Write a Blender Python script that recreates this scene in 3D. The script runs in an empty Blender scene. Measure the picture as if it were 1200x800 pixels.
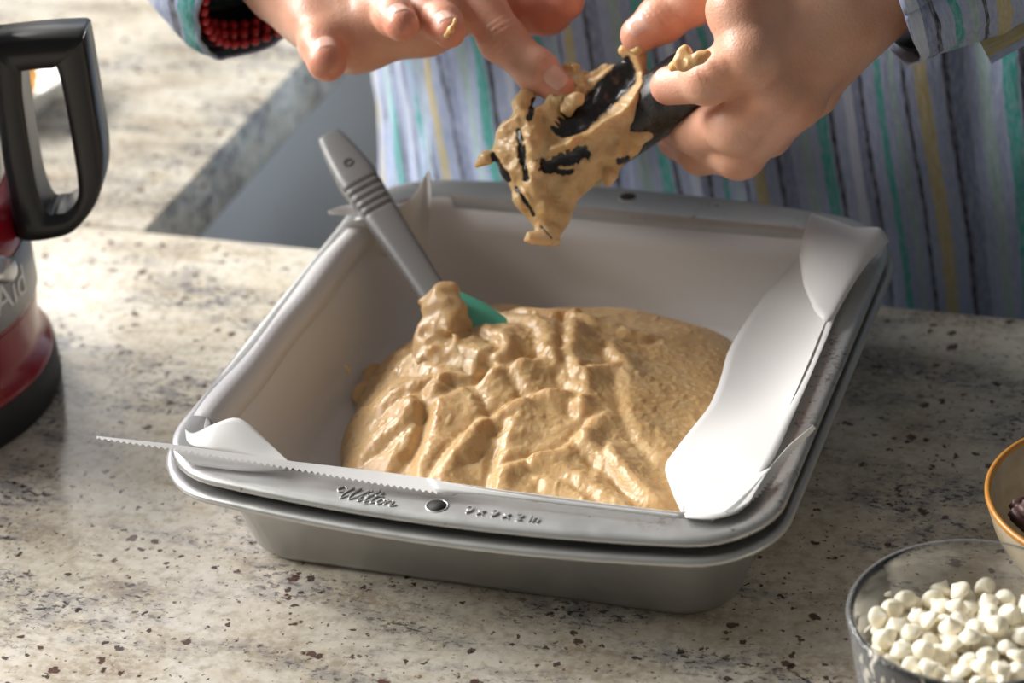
import bpy, bmesh, math, random
import numpy as np
from mathutils import Vector, Matrix
random.seed(4); RNG = np.random.default_rng(11)
SC = bpy.context.scene
COL = SC.collection
# ------------------------------------------------------------------ camera, light, exposure
CAM = np.array([0.32700274, -0.90927722, 0.6212188])
FW = np.array([-0.30520009, 0.80920769, -0.50203168])
RT = np.array([0.94675011, 0.31460892, -0.06845037])
UP = np.array([-0.10255308, 0.49618961, 0.86213615])
FPX = 3000.0
cd = bpy.data.cameras.new('camera'); cam = bpy.data.objects.new('camera', cd); COL.objects.link(cam)
cd.sensor_width = 36; cd.lens = FPX / 1200 * 36; cd.clip_start = .05; cd.clip_end = 50
cam.matrix_world = Matrix([[RT[i], UP[i], -FW[i], CAM[i]] for i in range(3)] + [[0, 0, 0, 1]])
cd.dof.use_dof = True; cd.dof.focus_distance = 1.05; cd.dof.aperture_fstop = 7.5
SC.camera = cam
w = bpy.data.worlds.new('world'); SC.world = w; w.use_nodes = True
w.node_tree.nodes['Background'].inputs[0].default_value = (1.0, .97, .93, 1)
w.node_tree.nodes['Background'].inputs[1].default_value = .155
def area(name, loc, target, sx, sy, power, colr):
    l = bpy.data.lights.new(name, 'AREA'); l.shape = 'RECTANGLE'; l.size = sx; l.size_y = sy; l.energy = power; l.color = colr
    o = bpy.data.objects.new(name, l); COL.objects.link(o); o.location = loc
    o.rotation_euler = (Vector(target) - Vector(loc)).to_track_quat('-Z', 'Y').to_euler(); return o
area('window_light', (-3.02, .62, 1.95), (0, 0, .05), 4.2, 1.3, 425, (1, .98, .945))
area('side_window_light', (-1.42, 2.05, .88), (-.15, -.1, .0), .20, 1.15, 1.3, (1, .98, .95))
vs = SC.view_settings; vs.view_transform = 'Standard'; vs.look = 'None'; vs.gamma = 1; vs.use_curve_mapping = False; vs.exposure = 0.0
SC.cycles.use_denoising = True; SC.cycles.max_bounces = 10; SC.cycles.transparent_max_bounces = 10

# pixel of the 1200x800 frame -> world point on a plane
def ray(u, v): return FW + RT * (u - 600) / FPX - UP * (v - 400) / FPX
def on(u, v, z=0.): D = ray(u, v); return CAM + D * (z - CAM[2]) / D[2]
def ony(u, v, y): D = ray(u, v); return CAM + D * (y - CAM[1]) / D[1]

# ------------------------------------------------------------------ noise (numpy, value noise)
_LAT = RNG.random((64, 64, 64)).astype(np.float32) * 2 - 1
def vnoise(x, y, z=0.):
    x, y, z = np.broadcast_arrays(np.asarray(x, np.float32), np.asarray(y, np.float32), np.asarray(z, np.float32))
    def sp(a):
        i = np.floor(a); f = a - i; return i.astype(np.int32) & 63, (f * f * (3 - 2 * f)).astype(np.float32)
    i, fx = sp(x); j, fy = sp(y); k, fz = sp(z); i1 = (i + 1) & 63; j1 = (j + 1) & 63; k1 = (k + 1) & 63
    L = _LAT
    a = L[i, j, k] * (1 - fx) + L[i1, j, k] * fx; b = L[i, j1, k] * (1 - fx) + L[i1, j1, k] * fx
    c = L[i, j, k1] * (1 - fx) + L[i1, j, k1] * fx; d = L[i, j1, k1] * (1 - fx) + L[i1, j1, k1] * fx
    return (a * (1 - fy) + b * fy) * (1 - fz) + (c * (1 - fy) + d * fy) * fz
def sstep(a, b, x): t = np.clip((x - a) / (b - a), 0, 1); return t * t * (3 - 2 * t)

# ------------------------------------------------------------------ material helpers
class NT:
    def __init__(s, name):
        s.m = bpy.data.materials.new(name); s.m.use_nodes = True; s.t = s.m.node_tree; s.n = s.t.nodes
        s.b = s.n['Principled BSDF']; s.out = s.n['Material Output']
    def add(s, typ, ins=None, **kw):
        n = s.n.new(typ)
        for k, v in kw.items(): setattr(n, k, v)
        for k, v in (ins or {}).items(): s.set(n, k, v)
        return n
    def set(s, n, k, v):
        sock = n.inputs[k]
        if isinstance(v, bpy.types.NodeSocket): s.t.links.new(v, sock)
        elif isinstance(v, bpy.types.Node): s.t.links.new(v.outputs[0], sock)
        else: sock.default_value = v
    def P(s, **kw):
        for k, v in kw.items(): s.set(s.b, k.replace('_', ' '), v)
        return s
    def coord(s, kind='Object', scale=(1, 1, 1), rot=(0, 0, 0)):
        t = s.add('ShaderNodeTexCoord'); m = s.add('ShaderNodeMapping', {'Vector': t.outputs[kind], 'Scale': scale, 'Rotation': rot}); return m.outputs[0]
    def noise(s, vec, scale, detail=3, rough=.55, dist=0.):
        return s.add('ShaderNodeTexNoise', {'Vector': vec, 'Scale': scale, 'Detail': detail, 'Roughness': rough, 'Distortion': dist}).outputs[0]
    def vor(s, vec, scale, feature='F1', rand=1.):
        return s.add('ShaderNodeTexVoronoi', {'Vector': vec, 'Scale': scale, 'Randomness': rand}, feature=feature)
    def ramp(s, fac, stops, interp='LINEAR'):
        r = s.add('ShaderNodeValToRGB', {'Fac': fac}); c = r.color_ramp; c.interpolation = interp
        while len(c.elements) < len(stops): c.elements.new(.5)
        for e, (p, col) in zip(c.elements, stops):
            e.position = p; e.color = tuple(col) + (1,) if not isinstance(col, (int, float)) else (col, col, col, 1)
        return r.outputs[0]
    def mix(s, fac, a, b, blend='MIX'):
        n = s.add('ShaderNodeMix', data_type='RGBA', blend_type=blend)
        s.set(n, 0, fac); s.set(n, 6, a if not isinstance(a, tuple) else a[:3] + (1,)); s.set(n, 7, b if not isinstance(b, tuple) else b[:3] + (1,)); return n.outputs[2]
    def math(s, op, a, b=0., c=0.):
        n = s.add('ShaderNodeMath', operation=op); s.set(n, 0, a); s.set(n, 1, b); s.set(n, 2, c); return n.outputs[0]
    def bump(s, h, strength=.3, dist=.001):
        n = s.add('ShaderNodeBump', {'Height': h, 'Strength': strength, 'Distance': dist}); s.set(s.b, 'Normal', n.outputs[0]); return s
def rgb(r, g, b):
    f = lambda c: ((c / 255 + .055) / 1.055) ** 2.4 if c > 10 else c / 255 / 12.92
    return (f(r), f(g), f(b))
def simple(name, col, rough=.5, metal=0., **kw):
    t = NT(name); t.P(Base_Color=tuple(col) + (1,), Roughness=rough, Metallic=metal, **kw); return t.m

# granite
def granite():
    t = NT('granite'); v = t.coord('Object')
    vw = t.coord('Object', (1.0, 2.1, 2.1), (0, 0, math.radians(-6)))
    base = t.ramp(t.noise(vw, 17, 4), [(.32, rgb(166, 151, 131)), (.47, rgb(205, 195, 176)), (.60, rgb(219, 212, 199)), (.75, rgb(202, 186, 154))])
    base = t.mix(t.ramp(t.noise(v, 330, 2), [(.42, 0.), (.72, .6)]), base, rgb(226, 222, 212))
    base = t.mix(t.ramp(t.noise(v, 170, 3), [(.48, 0.), (.72, .55)]), base, rgb(146, 131, 108))
    # blue-grey streaks with black flecks
    mask = t.ramp(t.noise(t.coord('Object', (1.0, 3.2, 3.2), (0, 0, math.radians(-7))), 9.5, 3, .6, .5), [(.47, 0.), (.63, 1.)])
    base = t.mix(t.math('MULTIPLY', mask, t.ramp(t.noise(v, 95, 4, .65), [(.40, 0.), (.58, .75)])), base, rgb(136, 134, 136))
    fl = t.ramp(t.noise(t.coord('Object', (1, 1.6, 1)), 230, 4, .7), [(.525, 0.), (.585, 1.)])
    base = t.mix(t.math('MULTIPLY', t.math('MULTIPLY', mask, fl), .9), base, rgb(52, 54, 62))
    sp = t.ramp(t.noise(v, 300, 2, .5), [(.655, 0.), (.68, .8)])
    base = t.mix(sp, base, rgb(92, 76, 64))
    # garnet specks, two sizes
    for sc, th, sel, colr in ((70, .19, .58, rgb(72, 38, 34)), (135, .24, .66, rgb(56, 36, 34)), (30, .10, .55, rgb(82, 36, 36))):
        wv = t.add('ShaderNodeVectorMath', {0: v, 1: t.add('ShaderNodeVectorMath', {0: t.add('ShaderNodeTexNoise', {'Vector': v, 'Scale': 260.}).outputs[1], 3: .006}, operation='SCALE').outputs[0]}, operation='ADD').outputs[0]
        n = t.vor(wv, sc)
        cel = t.add('ShaderNodeSeparateColor', {0: n.outputs['Color']})
        m = t.math('MULTIPLY', t.ramp(n.outputs['Distance'], [(th * .75, 1.), (th, 0.)]), t.math('GREATER_THAN', cel.outputs[0], sel))
        base = t.mix(t.math('MULTIPLY', m, .88), base, colr)
    t.P(Base_Color=base, Roughness=t.ramp(t.noise(v, 60, 2), [(.3, .13), (.7, .2)]), IOR=1.5, Specular_IOR_Level=.4)
    return t.m
M = {}
M['granite'] = granite()
def metal_pan(name, stain):
    t = NT(name); v = t.coord('Object')
    n1 = t.noise(v, 24, 4); base = t.ramp(n1, [(.3, (.50, .50, .49)), (.7, (.58, .58, .565))])
    if stain:
        m = t.math('MULTIPLY', t.ramp(t.noise(v, 36, 3), [(.53, 0.), (.68, 1.)]), t.ramp(t.noise(v, 420, 3, .7), [(.50, 0.), (.62, .9)]))
        sx = t.add('ShaderNodeSeparateXYZ', {0: t.add('ShaderNodeTexCoord').outputs['Object']}).outputs[0]; m = t.math('MULTIPLY', m, t.ramp(t.math('ADD', sx, .5), [(.56, .12), (.61, 1.)]))
        base = t.mix(m, base, (.16, .115, .075))
        m2 = t.ramp(t.noise(v, 160, 2), [(.69, 0.), (.73, .8)]); base = t.mix(m2, base, (.2, .16, .13))
    t.P(Base_Color=base, Metallic=.75, Roughness=t.ramp(t.noise(v, 90, 3), [(.3, .36), (.7, .46)]))
    t.bump(t.noise(v, 700, 2), .06, .0004); return t.m
M['pan'] = metal_pan('aluminised_steel', True); M['pan_low'] = metal_pan('aluminised_steel_lower', False)
def paper_mat():
    t = NT('parchment'); v = t.coord('Object')
    t.P(Base_Color=(.87, .86, .85, 1), Roughness=.42, Specular_IOR_Level=.35)
    t.bump(t.noise(v, 120, 3), .06, .001)
    tr = t.add('ShaderNodeBsdfTranslucent', {'Color': (.86, .84, .81, 1)})
    mx = t.add('ShaderNodeMixShader', {0: .18, 1: t.b.outputs[0], 2: tr.outputs[0]}); t.t.links.new(mx.outputs[0], t.out.inputs[0]); return t.m
M['paper'] = paper_mat()
def batter_mat(name='batter', thin=False):
    t = NT(name); v = t.coord('Object')
    base = t.ramp(t.noise(v, 55, 4), [(.3, rgb(206, 168, 116)), (.55, rgb(219, 184, 134)), (.8, rgb(229, 199, 153))])
    if thin:   # wiped patches where the black plastic shows through
        at = t.add('ShaderNodeAttribute', attribute_name='bare').outputs['Fac']; bm_ = t.ramp(t.math('ADD', at, t.math('MULTIPLY', t.math('SUBTRACT', t.noise(v, 420, 3), .5), .5)), [(.25, 0.), (.8, 1.)]); base = t.mix(bm_, base, (.016, .016, .017))
    t.P(Base_Color=base, Roughness=t.ramp(t.noise(v, 150, 2), [(.35, .24), (.7, .42)]), Subsurface_Weight=.55, Subsurface_Radius=(1., .65, .35), Subsurface_Scale=.006, Specular_IOR_Level=.5)
    if thin: t.P(Subsurface_Weight=t.math('MULTIPLY_ADD', bm_, -.55, .55))
    t.bump(t.math('ADD', t.noise(v, 330, 3), t.math('MULTIPLY', t.noise(v, 900, 2), .4)), .42, .0009); return t.m
M['batter'] = batter_mat(); M['batter_thin'] = batter_mat('batter_thin', True)
def skin_mat():
    t = NT('skin'); v = t.coord('Object')
    at = t.add('ShaderNodeAttribute', attribute_name='flush_glow')
    base = t.ramp(t.noise(v, 40, 4), [(.3, rgb(208, 152, 124)), (.55, rgb(222, 172, 146)), (.8, rgb(230, 186, 162))])
    base = t.mix(at.outputs['Fac'], base, rgb(214, 124, 98))
    t.P(Base_Color=base, Roughness=.40, Subsurface_Weight=.35, Subsurface_Radius=(1, .35, .2), Subsurface_Scale=.006, Specular_IOR_Level=.5)
    wr = t.noise(t.coord('Object', (1, 1, 1)), 420, 4, .65); fine = t.vor(v, 900).outputs['Distance']
    t.bump(t.math('ADD', wr, t.math('MULTIPLY', fine, .4)), .22, .0011); return t.m
M['skin'] = skin_mat()
M['nail'] = simple('nail', rgb(232, 186, 168), .22, Subsurface_Weight=.2, Subsurface_Radius=(1, .4, .3), Subsurface_Scale=.003)
def cloth_mat():
    t = NT('striped_gauze'); uv = t.add('ShaderNodeTexCoord').outputs['UV']
    sx = t.add('ShaderNodeSeparateXYZ', {0: uv})
    vst = t.add('ShaderNodeMapping', {'Vector': uv, 'Scale': (1, .35, 1)}).outputs[0]
    wob = t.math('MULTIPLY', t.math('SUBTRACT', t.noise(vst, 90, 3), .5), .0030)
    u = t.math('FRACT', t.math('DIVIDE', t.math('ADD', sx.outputs[0], wob), .0915))
    blue = rgb(150, 163, 196); pale = rgb(186, 196, 216); teal = rgb(44, 158, 152); navy = rgb(36, 40, 60); yel = rgb(184, 170, 118); gr = rgb(150, 176, 178); dk = rgb(118, 130, 164)
    seq = [(0, yel), (.065, blue), (.14, navy), (.165, dk), (.24, blue), (.30, gr), (.36, blue), (.415, teal), (.485, blue), (.50, navy), (.53, blue), (.60, pale),
           (.66, dk), (.70, navy), (.725, blue), (.79, teal), (.825, blue), (.87, gr), (.905, blue), (.935, navy), (.955, blue)]
    base = t.ramp(u, seq, 'CONSTANT')
    thr = t.add('ShaderNodeMapping', {'Vector': uv, 'Scale': (1, 1, 1)}).outputs[0]
    slub = t.noise(t.add('ShaderNodeMapping', {'Vector': uv, 'Scale': (700, 160, 1)}).outputs[0], 1, 3)
    base = t.mix(t.ramp(slub, [(.35, 0.), (.75, .45)]), base, rgb(205, 212, 226))
    wv = t.noise(t.add('ShaderNodeMapping', {'Vector': uv, 'Scale': (260, 60, 1)}).outputs[0], 1, 4)
    t.P(Base_Color=base, Roughness=.85, Specular_IOR_Level=.2, Sheen_Weight=.15)
    t.bump(t.math('ADD', wv, t.math('MULTIPLY', slub, .4)), .5, .002); return t.m
M['cloth'] = cloth_mat()
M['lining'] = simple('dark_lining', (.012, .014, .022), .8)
M['bead'] = simple('red_bead', (.42, .008, .012), .22)
def black_mat():
    t = NT('black_plastic'); v = t.coord('Object')
    sm = t.ramp(t.noise(t.coord('Object', (1, 1, .4)), 160, 4, .7), [(.48, 0.), (.72, .35)])
    t.P(Base_Color=t.mix(sm, (.012, .012, .014), (.16, .14, .12)), Roughness=t.ramp(t.noise(v, 300, 3), [(.3, .22), (.7, .42)])); return t.m
M['black'] = black_mat()
M['black_gloss'] = simple('black_handle_plastic', (.008, .008, .009), .28)
M['rubber'] = simple('black_rubber', (.012, .012, .012), .6)
M['grey_sil'] = simple('grey_silicone', (.215, .215, .21), .38)
M['hole'] = simple('hole_shade_paint', (.02, .02, .02), .7)  # near-black colour that paints the shade inside the hanging holes
M['teal'] = simple('teal_silicone', rgb(92, 190, 160), .35, Subsurface_Weight=.1, Subsurface_Scale=.004)
M['red'] = simple('red_plastic', (.26, .005, .015), .16)
M['chrome'] = simple('satin_silver', (.62, .62, .63), .28, 1.)
M['silver_band'] = simple('silver_band', (.27, .27, .28), .36, .3)
M['letter'] = simple('pale_letters', (.80, .80, .80), .4)
M['cabinet'] = simple('grey_cabinet_paint', (.80, .78, .75), .45)
M['floor'] = simple('floor_grey', (.30, .29, .28), .5)
M['white_ceramic'] = simple('white_ceramic', (.82, .80, .74), .2)
M['butter'] = simple('orange_food', rgb(226, 160, 70), .4)
def stone_mat():
    t = NT('beige_stoneware'); v = t.coord('Object')
    t.P(Base_Color=t.ramp(t.noise(v, 90, 3), [(.3, rgb(176, 160, 134)), (.7, rgb(200, 186, 160))]), Roughness=.25); return t.m
M['stoneware'] = stone_mat(); M['gold'] = simple('amber_glaze', rgb(190, 132, 60), .3)
def chocolate():
    t = NT('chocolate'); v = t.coord('Object')
    t.P(Base_Color=t.ramp(t.noise(v, 140, 4), [(.35, rgb(70, 42, 40)), (.7, rgb(112, 82, 80))]), Roughness=.5); t.bump(t.noise(v, 250, 3), .5, .001); return t.m
M['choc'] = chocolate()
M['chip'] = simple('white_chip', rgb(250, 241, 220), .36, Subsurface_Weight=.35, Subsurface_Radius=(1, .9, .7), Subsurface_Scale=.004)
def glass(name, col=(1, 1, 1), rough=.02, ior=1.35, body=.06, edge=.45):
    """thin clear wall: passes light straight through, mirrors by Fresnel, pale diffuse at grazing angles imitates bright edge reflections"""
    t = NT(name); tr = t.add('ShaderNodeBsdfTransparent', {'Color': tuple(col) + (1,)}); gl = t.add('ShaderNodeBsdfGlossy', {'Color': (1, 1, 1, 1), 'Roughness': rough})
    fr = t.add('ShaderNodeFresnel', {'IOR': ior}); lw = t.add('ShaderNodeLayerWeight', {'Blend': .22}); df = t.add('ShaderNodeBsdfDiffuse', {'Color': (.85, .86, .87, 1)})
    a = t.add('ShaderNodeMixShader', {0: t.math('MULTIPLY_ADD', lw.outputs['Facing'], edge, body * .3), 1: tr.outputs[0], 2: df.outputs[0]}); b = t.add('ShaderNodeMixShader', {0: fr.outputs[0], 1: a.outputs[0], 2: gl.outputs[0]})  # pale diffuse painted in at the edges, where brighter surroundings would reflect
    t.t.links.new(b.outputs[0], t.out.inputs[0]); return t.m
M['glass'] = glass('clear_glass'); M['jar'] = glass('clear_jar_plastic', (.95, .94, .98), .05, 1.25, .02, .05)

# ------------------------------------------------------------------ mesh helpers
def link(name, me, m=None, parent=None, smooth=True):
    if m is not None:
        for mm in (m if isinstance(m, (list, tuple)) else [m]): me.materials.append(M[mm] if isinstance(mm, str) else mm)
    if smooth: me.polygons.foreach_set('use_smooth', [True] * len(me.polygons))
    o = bpy.data.objects.new(name, me); COL.objects.link(o)
    if parent: o.parent = parent
    return o
def mesh(name, V, Fc, m=None, parent=None, smooth=True, origin=None):
    V = np.asarray(V, float)
    if origin is not None and parent is None: V = V - np.asarray(origin)
    me = bpy.data.meshes.new(name); me.from_pydata([tuple(map(float, v)) for v in V], [], [tuple(map(int, f)) for f in Fc]); me.update()
    o = link(name, me, m, parent, smooth)
    if origin is not None and parent is None: o.location = tuple(map(float, origin))
    return o
def frombm(name, bm, m=None, parent=None, smooth=True):
    me = bpy.data.meshes.new(name); bmesh.ops.recalc_face_normals(bm, faces=bm.faces); bm.to_mesh(me); bm.free(); return link(name, me, m, parent, smooth)
def thing(name, label, cat, loc=(0, 0, 0), group=None):
    o = bpy.data.objects.new(name, None); COL.objects.link(o); o.location = tuple(map(float, loc)); o.empty_display_size = .02
    return tag(o, label, cat, group)
def tag(o, label=None, cat=None, group=None, kind=None):
    if label: o['label'] = label
    if cat: o['category'] = cat
    if group: o['group'] = group
    if kind: o['kind'] = kind
    return o
def adopt(parent, *kids):   # parts are modelled in world space; keep them there
    for k in kids: k.parent = parent; k.matrix_parent_inverse = Matrix.Translation(-Vector(parent.location))
def loft(rings, closed=True, cap0=False, cap1=False):
    n = len(rings[0]); V = np.concatenate(rings); Fc = []
    for i in range(len(rings) - 1):
        for j in range(n if closed else n - 1):
            k = (j + 1) % n; Fc.append((i * n + j, i * n + k, (i + 1) * n + k, (i + 1) * n + j))
    if cap0: Fc.append(tuple(reversed(range(n))))
    if cap1: Fc.append(tuple(range((len(rings) - 1) * n, len(rings) * n)))
    return V, Fc
def lathe(name, prof, c, m, parent=None, n=64, cap0=False, cap1=False):
    a = np.linspace(0, 2 * math.pi, n, endpoint=False); rings = []
    for r, z in prof: rings.append(np.stack([c[0] + r * np.cos(a), c[1] + r * np.sin(a), np.full(n, c[2] + z)], 1))
    V, Fc = loft(rings, True, cap0, cap1); return mesh(name, V, Fc, m, parent)
def tube(path, rad, n=12, caps=True):
    P = np.asarray(path, float); R = np.broadcast_to(np.asarray(rad, float), (len(P),)); rings = []
    T = np.gradient(P, axis=0); T /= np.linalg.norm(T, axis=1)[:, None]
    ref = np.array([0, 0, 1.]) if abs(T[0][2]) < .9 else np.array([1., 0, 0]); a = np.linspace(0, 2 * math.pi, n, endpoint=False)
    for p, t, r in zip(P, T, R):
        x = np.cross(ref, t); x /= np.linalg.norm(x); y = np.cross(t, x); ref = y if abs(ref @ t) > .99 else ref
        rings.append(p + r * (np.cos(a)[:, None] * x + np.sin(a)[:, None] * y))
    return loft(rings, True, caps, caps)
def box_bm(lo, hi, bevel=0., seg=2):
    bm = bmesh.new(); bmesh.ops.create_cube(bm, size=1)
    for v in bm.verts: v.co = Vector([lo[i] + (v.co[i] + .5) * (hi[i] - lo[i]) for i in range(3)])
    if bevel: bmesh.ops.bevel(bm, geom=bm.edges[:], offset=bevel, segments=seg, affect='EDGES', profile=.5)
    return bm
def grid_faces(nu, nv, off=0):
    return [(off + i * nv + j, off + (i + 1) * nv + j, off + (i + 1) * nv + j + 1, off + i * nv + j + 1) for i in range(nu - 1) for j in range(nv - 1)]
def resample(P, n):
    P = np.asarray(P, float); d = np.r_[0, np.cumsum(np.linalg.norm(np.diff(P, axis=0), axis=1))]; s = np.linspace(0, d[-1], n)
    Q = np.stack([np.interp(s, d, P[:, k]) for k in range(P.shape[1])], 1)
    for _ in range(3): Q[1:-1] = .25 * Q[:-2] + .5 * Q[1:-1] + .25 * Q[2:]
    return Q
def bezier(P, n=24):
    """Catmull-Rom through the points"""
    P = np.asarray(P, float); P = np.vstack([2 * P[0] - P[1], P, 2 * P[-1] - P[-2]]); out = []
    for i in range(1, len(P) - 2):
        t = np.linspace(0, 1, n, endpoint=False)[:, None]; a, b, c, d = P[i - 1:i + 3]
        out.append(.5 * (2 * b + (c - a) * t + (2 * a - 5 * b + 4 * c - d) * t ** 2 + (3 * b - a - 3 * c + d) * t ** 3))
    return np.vstack(out + [P[-2][None]])
# ------------------------------------------------------------------ signed distance modelling
def cap(p, a, b, ra, rb):
    a = np.asarray(a, np.float32); b = np.asarray(b, np.float32); ab = b - a; L = float(ab @ ab) + 1e-12
    h = np.clip((p - a) @ ab / L, 0, 1); q = p - a - h[..., None] * ab
    return np.sqrt((q * q).sum(-1)) - (ra + (rb - ra) * h)
def smin(a, b, k):
    h = np.maximum(k - np.abs(a - b), 0) / k; return np.minimum(a, b) - h * h * k * .25
def ell(p, c, r):
    q = (p - np.asarray(c, np.float32)) / np.asarray(r, np.float32); n = np.sqrt((q * q).sum(-1)); return (n - 1) * min(r)
def chain(p, pts, rs, k=.003):
    d = None
    for i in range(len(pts) - 1):
        e = cap(p, pts[i], pts[i + 1], rs[i], rs[i + 1]); d = e if d is None else smin(d, e, k)
    return d
def surfnet(fn, lo, hi, h):
    """naive surface nets of fn(points)=0"""
    lo = np.asarray(lo, float); n = np.ceil((np.asarray(hi) - lo) / h).astype(int) + 1
    ax = [(lo[i] + h * np.arange(n[i])).astype(np.float32) for i in range(3)]
    F = np.empty(n, np.float32)
    for s in range(0, n[0], 16):
        g = np.stack(np.meshgrid(ax[0][s:s + 16], ax[1], ax[2], indexing='ij'), -1); F[s:s + 16] = fn(g)
    I = F < 0; c = n - 1
    cnt = np.zeros(c, np.int8); corners = [(i, j, k) for i in (0, 1) for j in (0, 1) for k in (0, 1)]
    sl = lambda o: tuple(slice(o[d], o[d] + c[d]) for d in range(3))
    for o in corners: cnt += I[sl(o)]
    act = (cnt > 0) & (cnt < 8); idx = np.full(c, -1, np.int64); idx[act] = np.arange(act.sum())
    A = np.argwhere(act); acc = np.zeros((len(A), 3)); num = np.zeros(len(A))
    for a in range(8):
        for b in range(a + 1, 8):
            oa, ob = np.array(corners[a]), np.array(corners[b])
            if np.abs(oa - ob).sum() != 1: continue
            fa = F[tuple((A + oa).T)]; fb = F[tuple((A + ob).T)]; cr = (fa < 0) != (fb < 0); t = np.where(cr, fa / np.where(cr, fa - fb, 1), 0)
            acc += np.where(cr[:, None], oa + (ob - oa) * t[:, None], 0); num += cr
    V = lo + h * (A + acc / num[:, None]); Q = []
    for d in range(3):
        e, f = (d + 1) % 3, (d + 2) % 3
        o1 = [slice(None)] * 3; o2 = [slice(None)] * 3; o1[d] = slice(0, n[d] - 1); o2[d] = slice(1, n[d])
        a, b = I[tuple(o1)], I[tuple(o2)]
        X = np.argwhere(a != b); fl = a[tuple(X.T)]
        ok = (X[:, e] > 0) & (X[:, f] > 0) & (X[:, e] < n[e] - 1) & (X[:, f] < n[f] - 1); X = X[ok]; fl = fl[ok]
        de = np.zeros(3, int); df = np.zeros(3, int); de[e] = 1; df[f] = 1
        q = np.stack([idx[tuple((X - de - df).T)], idx[tuple((X - df).T)], idx[tuple(X.T)], idx[tuple((X - de).T)]], 1)
        q[~fl] = q[~fl][:, ::-1]; Q.append(q)
    return V, np.vstack(Q)
def fastmesh(name, V, Q, m, parent=None):
    me = bpy.data.meshes.new(name); nv, nq = len(V), len(Q)
    me.vertices.add(nv); me.vertices.foreach_set('co', np.asarray(V, np.float32).ravel())
    me.loops.add(nq * 4); me.loops.foreach_set('vertex_index', np.asarray(Q, np.int32).ravel())
    me.polygons.add(nq); me.polygons.foreach_set('loop_start', np.arange(0, nq * 4, 4, dtype=np.int32)); me.update(calc_edges=True); me.validate()
    return link(name, me, m, parent)
def attr(o, name, vals):
    a = o.data.attributes.new(name, 'FLOAT', 'POINT'); a.data.foreach_set('value', np.asarray(vals, np.float32))

# ================================================================== SETTING
fl = frombm('floor', box_bm((-2.2, -1.2, -.95), (1.6, 2.2, -.9)), 'floor', smooth=False); tag(fl, kind='structure')
EDGE = .163
ct = frombm('countertop', box_bm((-1.3, -.75, -.036), (1.0, EDGE, 0), .002), 'granite')
tag(ct, 'speckled cream granite countertop under the baking pan and glass bowl', 'countertop')
ct2 = frombm('countertop', box_bm((-1.3, EDGE + .0006, -.036), (-.281, 1.5, 0), .002), 'granite')
tag(ct2, 'cream granite counter wing running back at left, its edge above grey drawers', 'countertop')
cb = thing('base_cabinet', 'grey base cabinet with drawer fronts below the left counter wing', 'cabinet', (-.8, .8, -.9))
adopt(cb, frombm('body', box_bm((-1.28, .17, -.82), (-.325, 1.48, -.0365)), 'cabinet', smooth=False),
      frombm('toe_kick', box_bm((-1.2, .17, -.9), (-.38, 1.48, -.82)), 'rubber', smooth=False),
      frombm('drawer_front', box_bm((-.325, .19, -.26), (-.306, .86, -.045), .002), 'cabinet'),
      frombm('door', box_bm((-.325, .19, -.81), (-.306, .523, -.264), .002), 'cabinet'), frombm('door', box_bm((-.325, .527, -.81), (-.306, .86, -.264), .002), 'cabinet'))
cb2 = thing('base_cabinet', 'grey base cabinet carrying the near countertop with the baking pan', 'cabinet', (-.15, -.3, -.9))
adopt(cb2, frombm('body', box_bm((-1.28, -.73, -.82), (.98, .135, -.0365)), 'cabinet', smooth=False), frombm('toe_kick', box_bm((-1.2, -.7, -.9), (.95, .09, -.82)), 'rubber', smooth=False))

# ================================================================== BAKING PANS
def plan(hx, hy, r, bow, z, ns=16, nc=9):
    """rounded rectangle in plan; front and back sides bow out by bow"""
    P = []
    cs = [(hx - r, -(hy - r), -90), (hx - r, hy - r, 0), (-(hx - r), hy - r, 90), (-(hx - r), -(hy - r), 180)]
    for q in range(4):
        cx, cy, a0 = cs[q]
        for a in np.linspace(a0, a0 + 90, nc): P.append((cx + r * math.cos(math.radians(a)), cy + r * math.sin(math.radians(a))))
        nx, ny, a1 = cs[(q + 1) % 4]; p1 = np.array(P[-1]); p2 = np.array([nx + r * math.cos(math.radians(a1)), ny + r * math.sin(math.radians(a1))])
        for t in np.linspace(0, 1, ns + 2)[1:-1]: P.append(tuple(p1 + (p2 - p1) * t))
    P = np.array(P); t = np.clip(P[:, 0] / hx, -1, 1); P[:, 1] += np.sign(P[:, 1]) * bow * (1 - t ** 2) * (np.abs(P[:, 1]) / hy)
    return np.c_[P, np.full(len(P), z)]
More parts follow.
